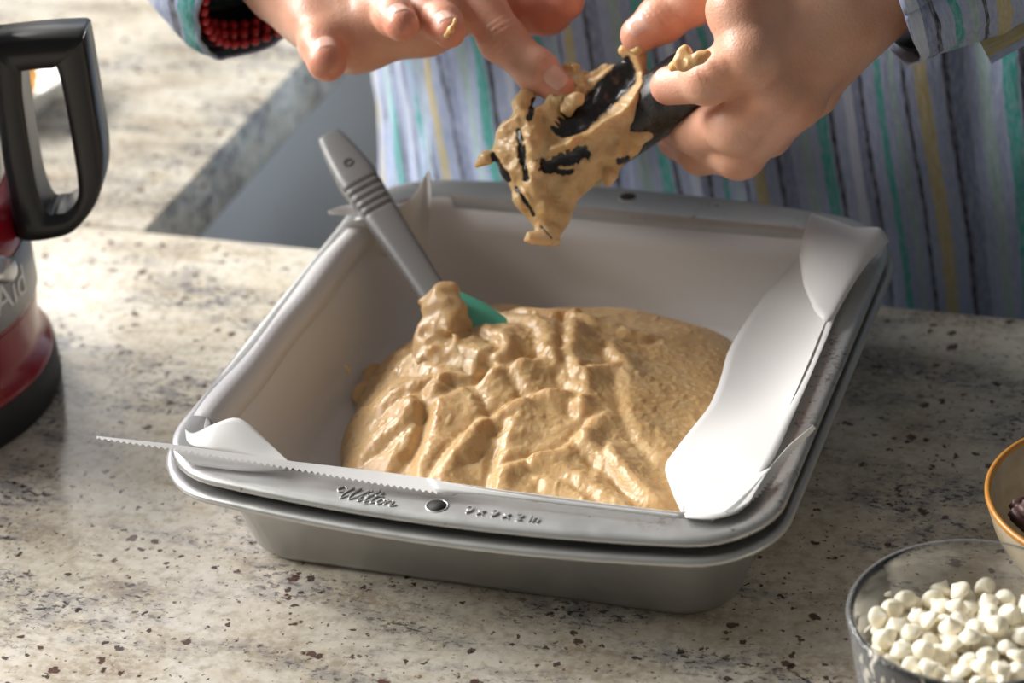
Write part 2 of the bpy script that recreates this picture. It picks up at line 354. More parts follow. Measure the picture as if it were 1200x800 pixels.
# (hx, hy, corner radius, bow, z): outside up, rim, inside down
UPZ = .0615
upper = [(.1035, .1035, .022, 0, .0105), (.107, .107, .024, 0, .012), (.1145, .1185, .025, .000, .054), (.118, .122, .026, .001, .0585), (.126, .127, .030, .010, UPZ - .0018), (.1292, .1302, .031, .0125, UPZ - .0035),
         (.1303, .1313, .031, .0127, UPZ - .0034), (.1307, .1317, .0315, .0128, UPZ - .0022), (.1297, .1307, .031, .0125, UPZ - .0004), (.1275, .1287, .030, .012, UPZ), (.118, .1215, .027, .002, UPZ - .0006),
         (.1165, .1205, .026, .001, UPZ - .0015), (.1152, .1192, .025, 0, UPZ - .005), (.1065, .1065, .022, 0, .0145), (.1030, .1030, .020, 0, .0125), (.098, .098, .018, 0, .0118)]
lower = [(.0985, .0985, .018, 0, .0006), (.1040, .1040, .021, 0, .0010), (.1062, .1062, .023, 0, .004), (.1165, .1205, .026, .001, .048), (.1185, .1225, .027, .001, .0498), (.128, .129, .031, .012, .0503),
         (.1312, .1322, .032, .0135, .0498), (.1328, .1338, .032, .0138, .0512), (.1330, .1340, .032, .0138, .0530), (.1316, .1326, .032, .0136, .0543), (.1295, .1305, .031, .0128, .0538), (.119, .1226, .027, .0015, .0532),
         (.1172, .1212, .026, .001, .050), (.1075, .1075, .022, 0, .0055), (.1035, .1035, .020, 0, .0030), (.098, .098, .018, 0, .0024)]
def pan(name, prof, m):
    rings = [plan(*p) for p in prof]; V, Fc = loft(rings, True, True, True)
    return mesh(name, V, Fc, m)
low = thing('baking_pan', 'lower square metal baking pan standing on the counter, nested under the upper one', 'baking pan', (0, 0, 0), None)
bl = pan('pan_body', lower, 'pan_low'); adopt(low, bl)
upp = thing('baking_pan', 'upper square metal baking pan lined with parchment and holding the batter', 'baking pan', (0, 0, .0105))
bu = pan('pan_body', upper, 'pan')
def hole_mark(y):
    a = np.linspace(0, 2 * math.pi, 28, endpoint=False); rings = [np.stack([-.002 + q * np.cos(a), y + q * np.sin(a), np.full(28, UPZ + d)], 1) for q, d in ((.0047, -.0004), (.0046, .0002), (.0042, .0003), (.0040, .00005))]
    e = mesh('hole_edge', *loft(rings, True), 'pan'); V, Fc = loft([rings[-1], rings[-1] * [1, 1, 1] - [0, 0, .00005]], True, True, True); h = mesh('hanging_hole_shade', V, Fc, 'hole'); tag(h, 'dark round disc painted as the shade in the hanging hole of the rim'); return e, h  # rim is not pierced; a dark disc paints the shade of the hole
def flat_text(name, body, size, loc, rot, m, ext=.00025, shear=0.):
    cu = bpy.data.curves.new(name, 'FONT'); cu.body = body; cu.size = size; cu.extrude = ext; cu.shear = shear; cu.align_x = 'CENTER'; cu.align_y = 'CENTER'
    o = bpy.data.objects.new(name, cu); COL.objects.link(o); dg = bpy.context.evaluated_depsgraph_get(); me = bpy.data.meshes.new_from_object(o.evaluated_get(dg)); bpy.data.objects.remove(o)
    o = link(name, me, m, None, False); o.matrix_world = Matrix.Translation(Vector(loc)) @ rot; return o
# embossed script brand name, drawn stroke by stroke, and the size stamp
def script_word():
    S = [[(0.1, .75), (-.15, .95), (-.35, .75), (-.2, .5), (.1, .62), (.3, 1.0), (.15, .4), (.25, 0), (.5, .45), (.68, 1.0), (.55, .4), (.7, 0), (1.0, .5), (1.2, 1.05), (1.3, .9)],
         [(1.12, .45), (1.1, .1), (1.2, 0), (1.35, .25)], [(1.22, .68), (1.25, .72)], [(1.35, .25), (1.62, .95), (1.55, 1.08), (1.45, .6), (1.45, .05), (1.6, .1), (1.75, .4)],
         [(1.9, 1.0), (1.75, .3), (1.82, 0), (2.0, .12)], [(1.65, .62), (2.1, .68)], [(2.25, .45), (2.1, .4), (2.08, .08), (2.25, 0), (2.38, .25), (2.25, .45), (2.5, .42)],
         [(2.52, .45), (2.5, .02)], [(2.5, .2), (2.68, .45), (2.8, .35), (2.78, .05), (2.95, .02), (3.1, .18)]]
    V = []; Fc = []
    for s in S:
        p = bezier(np.array(s), 6); x = (p[:, 0] - 1.35) * .0082; y = (p[:, 1] - .45) * .0082
        P = np.c_[-.0315 + x + .25 * y, -.1352 + y - .0005 * x / .01, np.full(len(x), UPZ + .0001)]
        v, f = tube(P, .00038, 6); o = len(V); V += v.tolist(); Fc += [tuple(i + o for i in q) for q in f]
    return mesh('embossed_script', V, Fc, 'pan')
emb = script_word()
stamp = flat_text('size_stamp', '9 x 9 x 2 in', .0068, (.0255, -.1356, UPZ + .0001), Matrix.Rotation(math.radians(-1), 4, 'Z'), 'pan', .0005)
adopt(upp, bu, emb, stamp, *hole_mark(-.1350), *hole_mark(.1350))

# ================================================================== PARCHMENT
pp = thing('parchment_paper', 'sheet of white parchment paper lining the upper baking pan, edges curling over the rim', 'paper', (0, 0, .0135))
def solid(o, t=.0003):
    md = o.modifiers.new('thickness', 'SOLIDIFY'); md.thickness = t; md.offset = 0; return o
def liner():
    rings = []
    prof = [(.02, .015, .0128), (.07, .02, .0129), (.097, .022, .0131), (.1025, .024, .0148), (.1075, .026, .028), (.1120, .027, .045), (.1150, .028, .056), (.1170, .029, 1)]
    for h, r, z in prof:
        hy = h + (.0035 if h > .105 else 0) * (h - .1025) / .0145
        P = plan(h, hy, r, 0, 0, 30, 10)
        th = np.arctan2(P[:, 1], P[:, 0])
        if z == 1:
            zz = np.full(len(P), .0625); back = (P[:, 1] > .10); zz[back] = .0535 + .004 * vnoise(P[back, 0] * 22, 3.3); zz[back & (P[:, 0] < -.085)] += .006
            left = P[:, 0] < -.112; P[left, 0] -= .0030; zz[left] = .0628
        else: zz = np.full(len(P), z)
        wob = vnoise(P[:, 0] * 28, P[:, 1] * 28, zz * 20) * (.0011 if h > .09 else 0.)
        rad = np.hypot(P[:, 0], P[:, 1]); P[:, 0] -= (np.abs(wob) + .0004) * P[:, 0] / rad; P[:, 1] -= np.abs(wob) * .7 * P[:, 1] / rad
        P[:, 2] = zz; rings.append(P)
    V, Fc = loft(rings, True, True, False); return V, Fc
liner_o = solid(mesh('liner', *liner(), 'paper'))
def patch(name, L, R, n=40, k=10, bulge=None, thick=.0003):
    """ruled sheet between two polylines, optional bulge(t, s)->xyz offset"""
    A = resample(L, n); B = resample(R, n); s = np.linspace(0, 1, k); V = []
    for i in range(n):
        for q in s:
            p = A[i] + (B[i] - A[i]) * q
            if bulge is not None: p = p + np.asarray(bulge(i / (n - 1), q))
            V.append(p)
    return solid(mesh(name, V, grid_faces(n, k), 'paper'), thick)
# right-hand sheet: slopes from the rim down towards the batter and doubles back under its free edge
Lp = [on(951, 250, .074), on(939, 288, .068), on(934, 306, .064), on(910, 328, .058), on(878, 370, .052), on(852, 412, .048), on(846, 440, .047), on(832, 476, .047), on(802, 513, .049), on(777, 546, .052), on(790, 582, .055), on(801, 604, .060)]
Rp = [on(1003, 268, .066), on(1004, 300, .064), on(998, 325, .064), on(985, 355, .064), on(968, 398, .064), on(950, 440, .064), on(938, 468, .064), on(925, 498, .064), on(908, 535, .064), on(890, 562, .0645), on(870, 585, .065), on(838, 607, .0635)]
right = patch('right_sheet', Lp, Rp, 60, 14, lambda t, s: (0, 0, math.sin(math.pi * s) * (.0045 * math.sin(3 * math.pi * t + .6) - .002)))
Fp = [p + np.array([.012, 0, -.014]) for p in Lp]; Gp = [np.array([min(p[0] + .022, .104), np.clip(p[1], -.10, .10), .016]) for p in Lp]
under = patch('sheet_return', Lp, Gp, 60, 8, lambda t, s: (.006 * math.sin(math.pi * s), 0, 0))
# curled corner at the back right
C1 = [on(951, 250, .074), on(970, 262, .074), on(1000, 267, .073), on(1033, 266, .071), on(1042, 283, .067)]
C2 = [on(937, 300, .069), on(942, 335, .068), on(955, 366, .067), on(970, 380, .066), on(978, 372, .0655)]
corner = patch('curled_corner', C1, C2, 30, 16, lambda t, s: (0, 0, .004 * math.sin(math.pi * s)))
# serrated strips
def serrated(name, inner, outer, n=150, amp=.0009, w=4):
    A = resample(inner, n); B = resample(outer, n)
    d = B - A; d /= np.linalg.norm(d, axis=1)[:, None] + 1e-9; B = B + d * (np.where(np.arange(n) % 2 == 0, amp, -amp))[:, None]
    V = []
    for i in range(n):
        for s in np.linspace(0, 1, w): V.append(A[i] + (B[i] - A[i]) * s)
    return solid(mesh(name, V, grid_faces(n, w), 'paper', smooth=False), .00025)
front = serrated('serrated_edge', [on(113, 511, .071), on(200, 520, .070), on(340, 540, .068), on(450, 553, .066), on(515, 562, .0655)],
                 [on(113, 513.5, .071), on(200, 526, .069), on(340, 549, .066), on(450, 568, .0642), on(515, 578, .0638)], 110, .0007)
front2 = patch('front_flap', [on(500, 560, .066), on(560, 572, .065), on(640, 584, .0645), on(720, 594, .0640), on(803, 603, .064)],
               [on(512, 577, .0640), on(560, 579, .0636), on(640, 588, .0633), on(720, 597, .0632), on(803, 606, .0632)], 30, 4)
flap = patch('front_flap', [on(198, 523, .0665), on(260, 529, .0655), on(340, 541, .065)], [on(228, 545, .0625), on(285, 552, .0625), on(338, 552, .0628)], 20, 6)
tri = patch('corner_fold', [on(217, 503, .064), on(226, 509, .066), on(247, 498, .073), on(276, 487, .078), on(286, 491, .077), on(318, 521, .070), on(341, 543, .066)],
            [on(219, 516, .064), on(224, 522, .066), on(245, 526, .067), on(270, 530, .067), on(285, 533, .067), on(318, 541, .066), on(341, 546, .0655)], 30, 8)
rser = serrated('serrated_edge', [on(953, 498, .071), on(925, 521, .068), on(903, 546, .066), on(878, 575, .065), on(850, 600, .0645)],
                [on(956, 502, .0665), on(931, 526, .065), on(911, 552, .064), on(889, 580, .0635), on(862, 602, .0635)], 50, .0006)
infill = patch('front_corner', [on(801, 604, .0615), on(815, 560, .060), on(840, 560, .063), on(890, 556, .0655), on(905, 546, .066)], [on(803, 606, .064), on(820, 608, .064), on(838, 608, .064), on(862, 602, .064), on(878, 590, .0640)], 24, 8)
# back left: peaked corner and a scrap over the rim
peak = patch('peaked_corner', [on(402, 262, .066), on(440, 252, .068), on(470, 244, .071), on(490, 225, .077), on(502, 195, .088), on(506, 210, .084), on(505, 235, .074)],
             [on(430, 300, .045), on(450, 300, .045), on(468, 300, .045), on(482, 298, .045), on(492, 296, .045), on(497, 296, .045), on(500, 296, .045)], 30, 10)
scrap = patch('rim_scrap', [on(384, 248, .070), on(400, 241, .071), on(430, 240, .070)], [on(386, 251, .068), on(402, 252, .067), on(432, 256, .066)], 12, 5)
def left_edge():
    V = []; ys = np.linspace(-.096, .092, 50)
    for y in ys:
        for x, z in ((-.1128, .0535), (-.1145, .0590), (-.1172, .0628), (-.1205, .0636), (-.1240 - .0012 * math.sin(y * 60), .0634)): V.append((x + .0005 * math.sin(y * 90), y, z))
    return mesh('left_edge', V, grid_faces(50, 5), 'paper')
sq = solid(left_edge())
adopt(pp, liner_o, right, under, corner, front, front2, flap, tri, rser, infill, peak, scrap, sq)

# ================================================================== BATTER IN THE PAN
def batter_field(nx=330, ny=330):
    x0, x1, y0, y1 = -.098, .104, -.108, .108
    X, Y = np.meshgrid(np.linspace(x0, x1, nx), np.linspace(y0, y1, ny), indexing='ij')
    wx = X + .004 * vnoise(X * 38, Y * 38, 1.2); wy = Y + .004 * vnoise(X * 38, Y * 38, 7.7)
    # footprint: polar radius of the pool of batter
    cx, cy = .012, -.012; ang = np.arctan2(wy - cy, wx - cx); rr = np.hypot(wx - cx, wy - cy)
    ka = np.radians([-180, -160, -140, -115, -90, -60, -35, -10, 15, 40, 62, 80, 97, 110, 124, 140, 160, 180]); kr = np.array([.103, .102, .107, .104, .100, .106, .108, .092, .088, .096, .105, .106, .108, .112, .118, .117, .110, .103])
    R = np.interp(ang, ka, kr) + .003 * vnoise(np.cos(ang) * 3, np.sin(ang) * 3, 5.)
    e = np.clip(1 - rr / R, 0, 1)
    H = .0225 * np.sqrt(np.clip(1 - (1 - np.clip(e / .36, 0, 1)) ** 2, 0, 1)) + .011 * sstep(.1, .95, e)
    H += .009 * np.exp(-(((X + .040) / .034) ** 2 + ((Y - .012) / .03) ** 2)) + .006 * np.exp(-(((X + .005) / .03) ** 2 + ((Y - .03) / .028) ** 2)) + .006 * np.exp(-(((X + .05) / .03) ** 2 + ((Y + .04) / .03) ** 2)) * (e > 0)
    inside = sstep(.03, .2, e)
    # ribbons of folded batter: crop coordinates of the photograph
    S = [([(640, 308), (560, 345), (470, 372)], 26, .0050), ([(700, 180), (760, 195), (910, 205)], 24, .0045), ([(700, 185), (690, 250), (735, 345)], 26, .0045),
         ([(335, 395), (330, 470), (285, 575)], 32, .0050), ([(540, 478), (505, 530), (470, 585)], 26, .0042), ([(655, 400), (560, 430), (440, 500), (350, 580)], 30, .0045),
         ([(770, 470), (680, 540), (500, 580)], 26, .0045), ([(740, 525), (850, 580), (980, 668)], 26, .0050), ([(600, 570), (720, 600), (860, 660)], 24, .0042),
         ([(820, 540), (900, 640)], 22, .0030), ([(480, 160), (590, 225), (640, 300)], 26, .0040), ([(550, 140), (600, 165), (690, 170)], 26, .0045),
         ([(150, 400), (260, 370), (420, 360)], 36, .0035), ([(100, 500), (190, 470), (330, 395)], 34, .0035), ([(290, 200), (360, 290), (440, 330)], 34, .0060),
         ([(820, 270), (850, 300), (780, 330)], 24, .0040), ([(700, 350), (760, 400), (730, 440)], 26, .0035), ([(560, 350), (640, 400), (740, 440)], 24, .0035),
         ([(250, 290), (330, 330), (440, 340)], 30, .0035), ([(860, 330), (870, 440), (960, 540)], 26, .0022), ([(400, 540), (450, 480), (420, 420)], 24, .0035), ([(180, 560), (240, 500), (260, 430)], 26, .0030),
         ([(640, 620), (760, 650), (900, 690)], 26, .0035), ([(460, 250), (520, 310), (470, 360)], 24, .0045)]
    for pts, wpx, hgt in S:
        P = bezier(np.array([on(380 + a / 2.4, 320 + b / 2.4, .036)[:2] for a, b in pts]), 12); wd = wpx / 2.4 / 2750 * 1.15
        d = np.full(X.shape, 9.); sd = np.zeros(X.shape)
        for a, b in zip(P[:-1], P[1:]):
            ab = b - a; L = ab @ ab + 1e-12; h = np.clip(((wx - a[0]) * ab[0] + (wy - a[1]) * ab[1]) / L, 0, 1); dx = wx - a[0] - h * ab[0]; dy = wy - a[1] - h * ab[1]
            q = np.hypot(dx, dy); m = q < d; d = np.where(m, q, d); sd = np.where(m, np.sign(ab[0] * dy - ab[1] * dx), sd)
        # asymmetric lip: steep on one side, trailing off on the other
        t = d / np.where(sd > 0, wd * 1.9, wd * .75)
        H += inside * hgt * .72 * np.exp(-t ** 2 * 1.3) - inside * hgt * .38 * np.exp(-((d - wd * 1.15) / (wd * .35)) ** 2) * (sd < 0)
    left = 1 - .75 * sstep(.02, .07, X + .5 * Y)
    q = vnoise(wx * 55 + 1.5 * vnoise(X * 30, Y * 30, 2.), wy * 75, 3.1); H += inside * left * .0013 * (1 - 2 * np.sqrt(q * q + .02))
    q = vnoise(wx * 150 + 1.5 * vnoise(X * 70, Y * 70, 4.), wy * 170, 9.1); H += inside * left * .0005 * (1 - 2 * np.sqrt(q * q + .03))
    kk = np.exp(-.5 * (np.arange(-5, 6) / 1.7) ** 2); kk /= kk.sum()
    for ax_ in (0, 1):
        Hp = np.pad(H, [(5, 5) if q == ax_ else (0, 0) for q in (0, 1)], 'edge'); H = sum(kk[q] * (Hp[q:q + nx, :] if ax_ == 0 else Hp[:, q:q + ny]) for q in range(11))
    lump = np.maximum(vnoise(X * 420, Y * 420, 1.) - .15, 0); H += inside * (.00055 * lump + .00018 * vnoise(X * 700, Y * 700, 2.))
    keep = e > 0
    Z = .0125 + np.maximum(H, 0)
    Z = np.where(keep, Z, .0115)
    V = np.stack([X, Y, Z], -1).reshape(-1, 3); F = np.array(grid_faces(nx, ny)); kk = keep.reshape(-1); F = F[kk[F].any(1)]
    used = np.unique(F); mp = np.full(len(V), -1); mp[used] = np.arange(len(used)); return V[used], mp[F]
BV, BF = batter_field()
bat = fastmesh('cake_batter', BV, BF, 'batter')
tag(bat, 'mound of thick tan cake batter heaped in the parchment lined pan', 'batter')
def blob(p, spec, k=.003, na=0., nf=150., ns=0.):
    d = None
    for a, b, ra, rb in spec:
        e = cap(p, a, b, ra, rb); d = e if d is None else smin(d, e, k)
    if na: d = d + na * vnoise(p[..., 0] * nf, p[..., 1] * nf, p[..., 2] * nf + ns)
    return d
def blobmesh(name, spec, h=.0008, m='batter', k=.003, na=.0, nf=150., pad=.003):
    A = np.array([s[0] for s in spec] + [s[1] for s in spec]); r = max(max(s[2], s[3]) for s in spec) + pad
    V, Q = surfnet(lambda p: blob(p, spec, k, na, nf), A.min(0) - r, A.max(0) + r, h); return fastmesh(name, V, Q, m)
# smear left of the mound and specks on the paper
sm = blobmesh('batter_smear', [(on(428, 462, .016), on(440, 443, .0165), .006, .005), (on(440, 443, .0165), on(463, 440, .017), .005, .006), (on(445, 470, .018), on(470, 452, .018), .007, .007), (on(432, 475, .0145), on(445, 485, .0150), .004, .005)], .001, k=.006, na=.0018, nf=170)
for u, v, z, r in ((362, 355, .048, .0010), (386, 308, .054, .0008), (386, 339, .050, .0009), (406, 430, .032, .0009), (409, 434, .031, .0007)):
    s = blobmesh('batter_speck', [(on(u, v, z), on(u + 1, v + 5, z), r, r * .7)], .0004); adopt(bat, s)
adopt(bat, sm)
for o in bat.children: o.matrix_parent_inverse = Matrix.Identity(4)

# ================================================================== SILICONE SPATULA RESTING IN THE BATTER
A0 = on(386, 160, .089); A1 = on(511, 348, .052); ax = A1 - A0; LEN = np.linalg.norm(ax); ax /= LEN
side = np.cross(ax, [0, 0, 1.]); side /= np.linalg.norm(side); nrm = np.cross(side, ax); nrm *= np.sign(nrm[2])
tl = math.radians(18); side, nrm = side * math.cos(tl) - nrm * math.sin(tl) * 0 + nrm * math.sin(-tl), nrm * math.cos(tl) + side * math.sin(tl)
def rrect(c, hw, ht, n=24, pw=4.):
    a = np.linspace(0, 2 * math.pi, n, endpoint=False); ca, sa = np.cos(a), np.sin(a)
    return c + (np.sign(ca) * np.abs(ca) ** (2 / pw) * hw)[:, None] * side + (np.sign(sa) * np.abs(sa) ** (2 / pw) * ht)[:, None] * nrm
def handle():
    rings = []
    key = [(0., .0042, .0028), (.004, .0058, .0036), (.05, .0070, .0042), (.17, .0088, .0050), (.27, .0098, .0056), (.35, .0094, .0058), (.42, .0088, .0055), (.60, .0078, .0050), (.85, .0068, .0045), (1.0, .0064, .0042), (1.12, .0060, .0040)]
    K = np.array(key); rings.append(rrect(A0 - ax * .0012, .002, .0012))
    for t in np.linspace(0, 1.12, 150):
        hw = np.interp(t, K[:, 0], K[:, 1]); ht = np.interp(t, K[:, 0], K[:, 2])
        if .325 < t < .525: g = max(0, math.sin((t - .325) / .2 * 5 * 2 * math.pi)) ** 1.0; hw -= .0004 * g; ht -= .0012 * g
        rings.append(rrect(A0 + ax * LEN * t, hw, ht))
    return loft(rings, True, True, True)
sp = thing('silicone_spatula', 'grey handled spatula with teal head stuck into the batter and resting on the pan rim', 'spatula', A0)
hd = mesh('handle', *handle(), 'grey_sil')
hp = A0 + ax * LEN * .215 + nrm * .0054
V, Fc = loft([hp + (np.cos(a := np.linspace(0, 2 * math.pi, 20, endpoint=False))[:, None] * ax + np.sin(a)[:, None] * side) * r + nrm * d for r, d in ((.0024, -.0002), (.0024, .0003), (.0017, .0003), (.0016, -.0004))], True, False, True)
hole = mesh('hanging_hole_shade', V, Fc, ['hole'])  # dark cap on the solid handle, painting the shade of its hole
# teal blade: flat paddle
def teal():
    hx = A1 + ax * .004 + np.array([0, -.001, .0035]); d2 = np.asarray(on(586, 410, .0435)) - hx; L2 = np.linalg.norm(d2) + .022; d2 = d2 / np.linalg.norm(d2)
    s2 = np.cross(d2, [0, 0, 1.]); s2 /= np.linalg.norm(s2); n2 = np.cross(s2, d2); rings = []
    for t, hw, ht in ((0, .005, .0040), (.08, .010, .0036), (.25, .0145, .0032), (.5, .016, .0028), (.8, .017, .0022), (.95, .0165, .0016), (1, .015, .0010)):
        a = np.linspace(0, 2 * math.pi, 24, endpoint=False); ca, sa = np.cos(a), np.sin(a)
        rings.append(hx + d2 * L2 * t + (np.sign(ca) * np.abs(ca) ** .6 * hw)[:, None] * s2 + (np.sign(sa) * np.abs(sa) ** .6 * ht)[:, None] * n2)
    return loft(rings, True, True, True)
th_ = mesh('blade', *teal(), 'teal'); tag(th_, 'teal silicone head')
bc = [(on(516, 355, .057), on(522, 388, .051), .0085, .0080), (on(522, 388, .051), on(520, 412, .046), .0085, .0080), (on(508, 372, .053), on(512, 400, .047), .0045, .0065), (on(519, 347, .060), on(530, 365, .057), .0055, .006),
      (on(520, 412, .044), on(545, 440, .041), .0085, .010), (on(541, 405, .048), on(562, 412, .046), .006, .005), (on(530, 420, .045), on(568, 440, .043), .008, .009), (on(505, 400, .046), on(512, 432, .041), .006, .008), (on(560, 430, .045), on(572, 428, .045), .004, .004)]
coat = blobmesh('batter_coating', bc, .0008, k=.006, na=.0026, nf=170)
adopt(sp, hd, hole, th_, coat)

# ================================================================== MIXING BLADE HELD OVER THE PAN
YB = .072
mb = thing('mixing_blade', 'black plastic mixing blade coated in tan batter held in both hands above the pan', 'mixing blade', ony(700, 150, YB))
E1 = ony(806, 97, YB + .004) + FW * .005; E0 = ony(656, 203, YB - .004) + FW * .006; hx_ = E0 - E1; HL = np.linalg.norm(hx_); hx_ /= HL
hs = np.cross(hx_, [0, 0, 1.]); hs /= np.linalg.norm(hs); hn = np.cross(hs, hx_)
def hub():
    a = np.linspace(0, 2 * math.pi, 48, endpoint=False); rings = []
    for t, r in ((-.07, .0130), (-.06, .0142), (.0, .0146), (.20, .0146), (.22, .0142), (.26, .0138), (.6, .0134), (.95, .0130), (1.0, .012)): rings.append(E1 + hx_ * HL * t + r * (np.cos(a)[:, None] * hs + np.sin(a)[:, None] * hn))
    inner = [E1 + hx_ * HL * t + r * (np.cos(a)[:, None] * hs + np.sin(a)[:, None] * hn) for t, r in ((.28, .0105), (-.05, .0122), (-.07, .0128))]
    return loft(inner + rings, True, True, True)
hubo = mesh('hub', *hub(), 'black')
# batter coat: two vanes under a skin of batter, modelled in a frame facing the front of the blade
OB = ony(700, 150, YB); PXM = 1 / (3000 / float((OB - CAM) @ FW)) / 3.3333
BR_, BU, BN = RT, UP, -FW
def bl(p): q = p - OB.astype(np.float32); return q @ BR_.astype(np.float32) / PXM + 500, 300 - q @ BU.astype(np.float32) / PXM, q @ BN.astype(np.float32)
def blp(x, y, n): return OB + BR_ * (x - 500) * PXM - BU * (y - 300) * PXM + BN * n
def polysdf(x, y, P):
    d = np.full(x.shape, 1e9, np.float32); sg = np.ones(x.shape, np.float32); n = len(P)
    for i in range(n):
        ax, ay = P[i]; bx, by = P[i - 1]; ex, ey = bx - ax, by - ay; wx, wy = x - ax, y - ay
        h = np.clip((wx * ex + wy * ey) / (ex * ex + ey * ey), 0, 1); d = np.minimum(d, (wx - ex * h) ** 2 + (wy - ey * h) ** 2)
        c1, c2, c3 = y >= ay, y < by, ex * wy > ey * wx; fl2 = (c1 & c2 & c3) | (~c1 & ~c2 & ~c3); sg = np.where(fl2, -sg, sg)
    return sg * np.sqrt(d)
RV = [(225, 235), (300, 205), (380, 140), (470, 120), (600, 45), (655, 25), (690, 60), (700, 200), (722, 275), (690, 350), (655, 408), (600, 440), (560, 500), (530, 492), (480, 530), (415, 585), (398, 650), (345, 748), (300, 690), (262, 580), (240, 440)]
LV = [(190, 238), (130, 285), (104, 330), (92, 385), (55, 428), (92, 420), (120, 470), (150, 520), (170, 580), (205, 630), (255, 690), (262, 715), (228, 738), (262, 760), (310, 765), (355, 752), (330, 640), (290, 500), (275, 380), (245, 235)]
CTL = np.array([(640, 40, 9), (662, 150, 16.5), (650, 200, 17.5), (600, 242, 19), (535, 290, 19), (470, 337, 19), (400, 365, 18.5), (320, 388, 18), (700, 120, 12), (712, 230, 14), (690, 300, 14.5), (640, 320, 16), (560, 400, 15), (480, 430, 16), (400, 500, 15), (620, 410, 10), (540, 470, 8), (330, 460, 15), (300, 420, 16),
    (560, 180, 11), (600, 120, 10), (480, 265, 14.5), (400, 305, 14.5), (520, 230, 13), (340, 330, 15.5), (300, 270, 14), (300, 330, 15.5), (450, 170, 6), (380, 220, 8), (630, 90, 10),
    (228, 262, 19), (245, 330, 21), (251, 400, 21.5), (250, 480, 21.5), (262, 550, 20), (290, 620, 18.5), (325, 700, 15), (350, 748, 13), (190, 290, 16), (140, 320, 13), (110, 360, 11), (50, 430, 8), (150, 430, 14), (200, 430, 17.5), (170, 520, 13.5), (215, 580, 16), (235, 650, 14), (230, 738, 12), (280, 745, 14), (340, 560, 13), (390, 600, 9), (360, 680, 9), (450, 540, 9)], np.float32)
def warp(x, y): return x + 10 * vnoise(x / 60, y / 60, 2.), y + 10 * vnoise(x / 60, y / 60, 8.)
SLIT = [([(192, 320), (202, 400), (220, 505)], 13), ([(95, 415), (125, 462), (152, 505)], 13), ([(183, 538), (215, 590), (252, 645)], 8), ([(292, 452), (330, 446), (440, 408)], 27), ([(300, 470), (340, 478), (395, 480)], 12), ([(628, 312), (655, 308)], 17), ([(585, 436), (612, 424)], 14), ([(280, 690), (320, 735)], 3), ([(255, 195), (235, 270)], 12)]
def bare(x, y):
    m = np.zeros(x.shape, np.float32); nz = .55 * vnoise(x / 22, y / 22, 3.) + .45 * vnoise(x / 9, y / 9, 6.)
    for P, wd in SLIT:
        d = np.full(x.shape, 1e9, np.float32)
        for a, b in zip(P[:-1], P[1:]):
            ex, ey = b[0] - a[0], b[1] - a[1]; h = np.clip(((x - a[0]) * ex + (y - a[1]) * ey) / (ex * ex + ey * ey), 0, 1); d = np.minimum(d, np.hypot(x - a[0] - ex * h, y - a[1] - ey * h))
        m = np.maximum(m, sstep(1.25, .65, d / wd + nz * .75))
    # wiped strip along the hub, smeared out at its lower end
    a, b = (622, 84), (375, 322); ex, ey = b[0] - a[0], b[1] - a[1]; h = np.clip(((x - a[0]) * ex + (y - a[1]) * ey) / (ex * ex + ey * ey), 0, 1); d = np.hypot(x - a[0] - ex * h, y - a[1] - ey * h)
    return sstep(10, 26, rdist(x, y) + 8 * nz) * np.maximum(m, sstep(1.2, .7, d / (60 - 8 * h) + .5 * vnoise((x + y) / 90, (x - y) / 12, 4.) * sstep(.45, 1., h) + .12 * nz))
topb = [(395, 160, 4, .0042), (418, 140, 5, .0040), (440, 190, 6, .0036), (470, 130, 3, .0036), (500, 110, 2, .0034), (530, 85, 1, .0032), (550, 75, 1, .0026), (430, 110, 1, .0038), (400, 90, 0, .0034), (390, 70, -1, .0030), (360, 180, 8, .0046), (340, 205, 9, .0040), (480, 105, 0, .0028), (410, 75, 0, .0026), (455, 155, 4, .0030)]
tail = [((64, 424, 8, .0034), (30, 450, 7, .0012)), ((235, 735, 12, .0030), (222, 741, 12, .0012)), ((548, 490, 8, .0032), (540, 515, 8, .0022)), ((655, 30, 8, .0042), (600, 5, 8, .0026)), ((690, 330, 12, .0030), (715, 300, 12, .0020)), ((225, 180, 6, .004), (200, 215, 10, .004))]
RIDGE = [(642, 30), (664, 90), (664, 150), (640, 200), (600, 242), (535, 290), (470, 337), (400, 365), (330, 386)]
def rdist(x, y):
    d = np.full(x.shape, 1e9, np.float32)
    for a, b in zip(RIDGE[:-1], RIDGE[1:]): ex, ey = b[0] - a[0], b[1] - a[1]; h = np.clip(((x - a[0]) * ex + (y - a[1]) * ey) / (ex * ex + ey * ey), 0, 1); d = np.minimum(d, np.hypot(x - a[0] - ex * h, y - a[1] - ey * h))
    return d
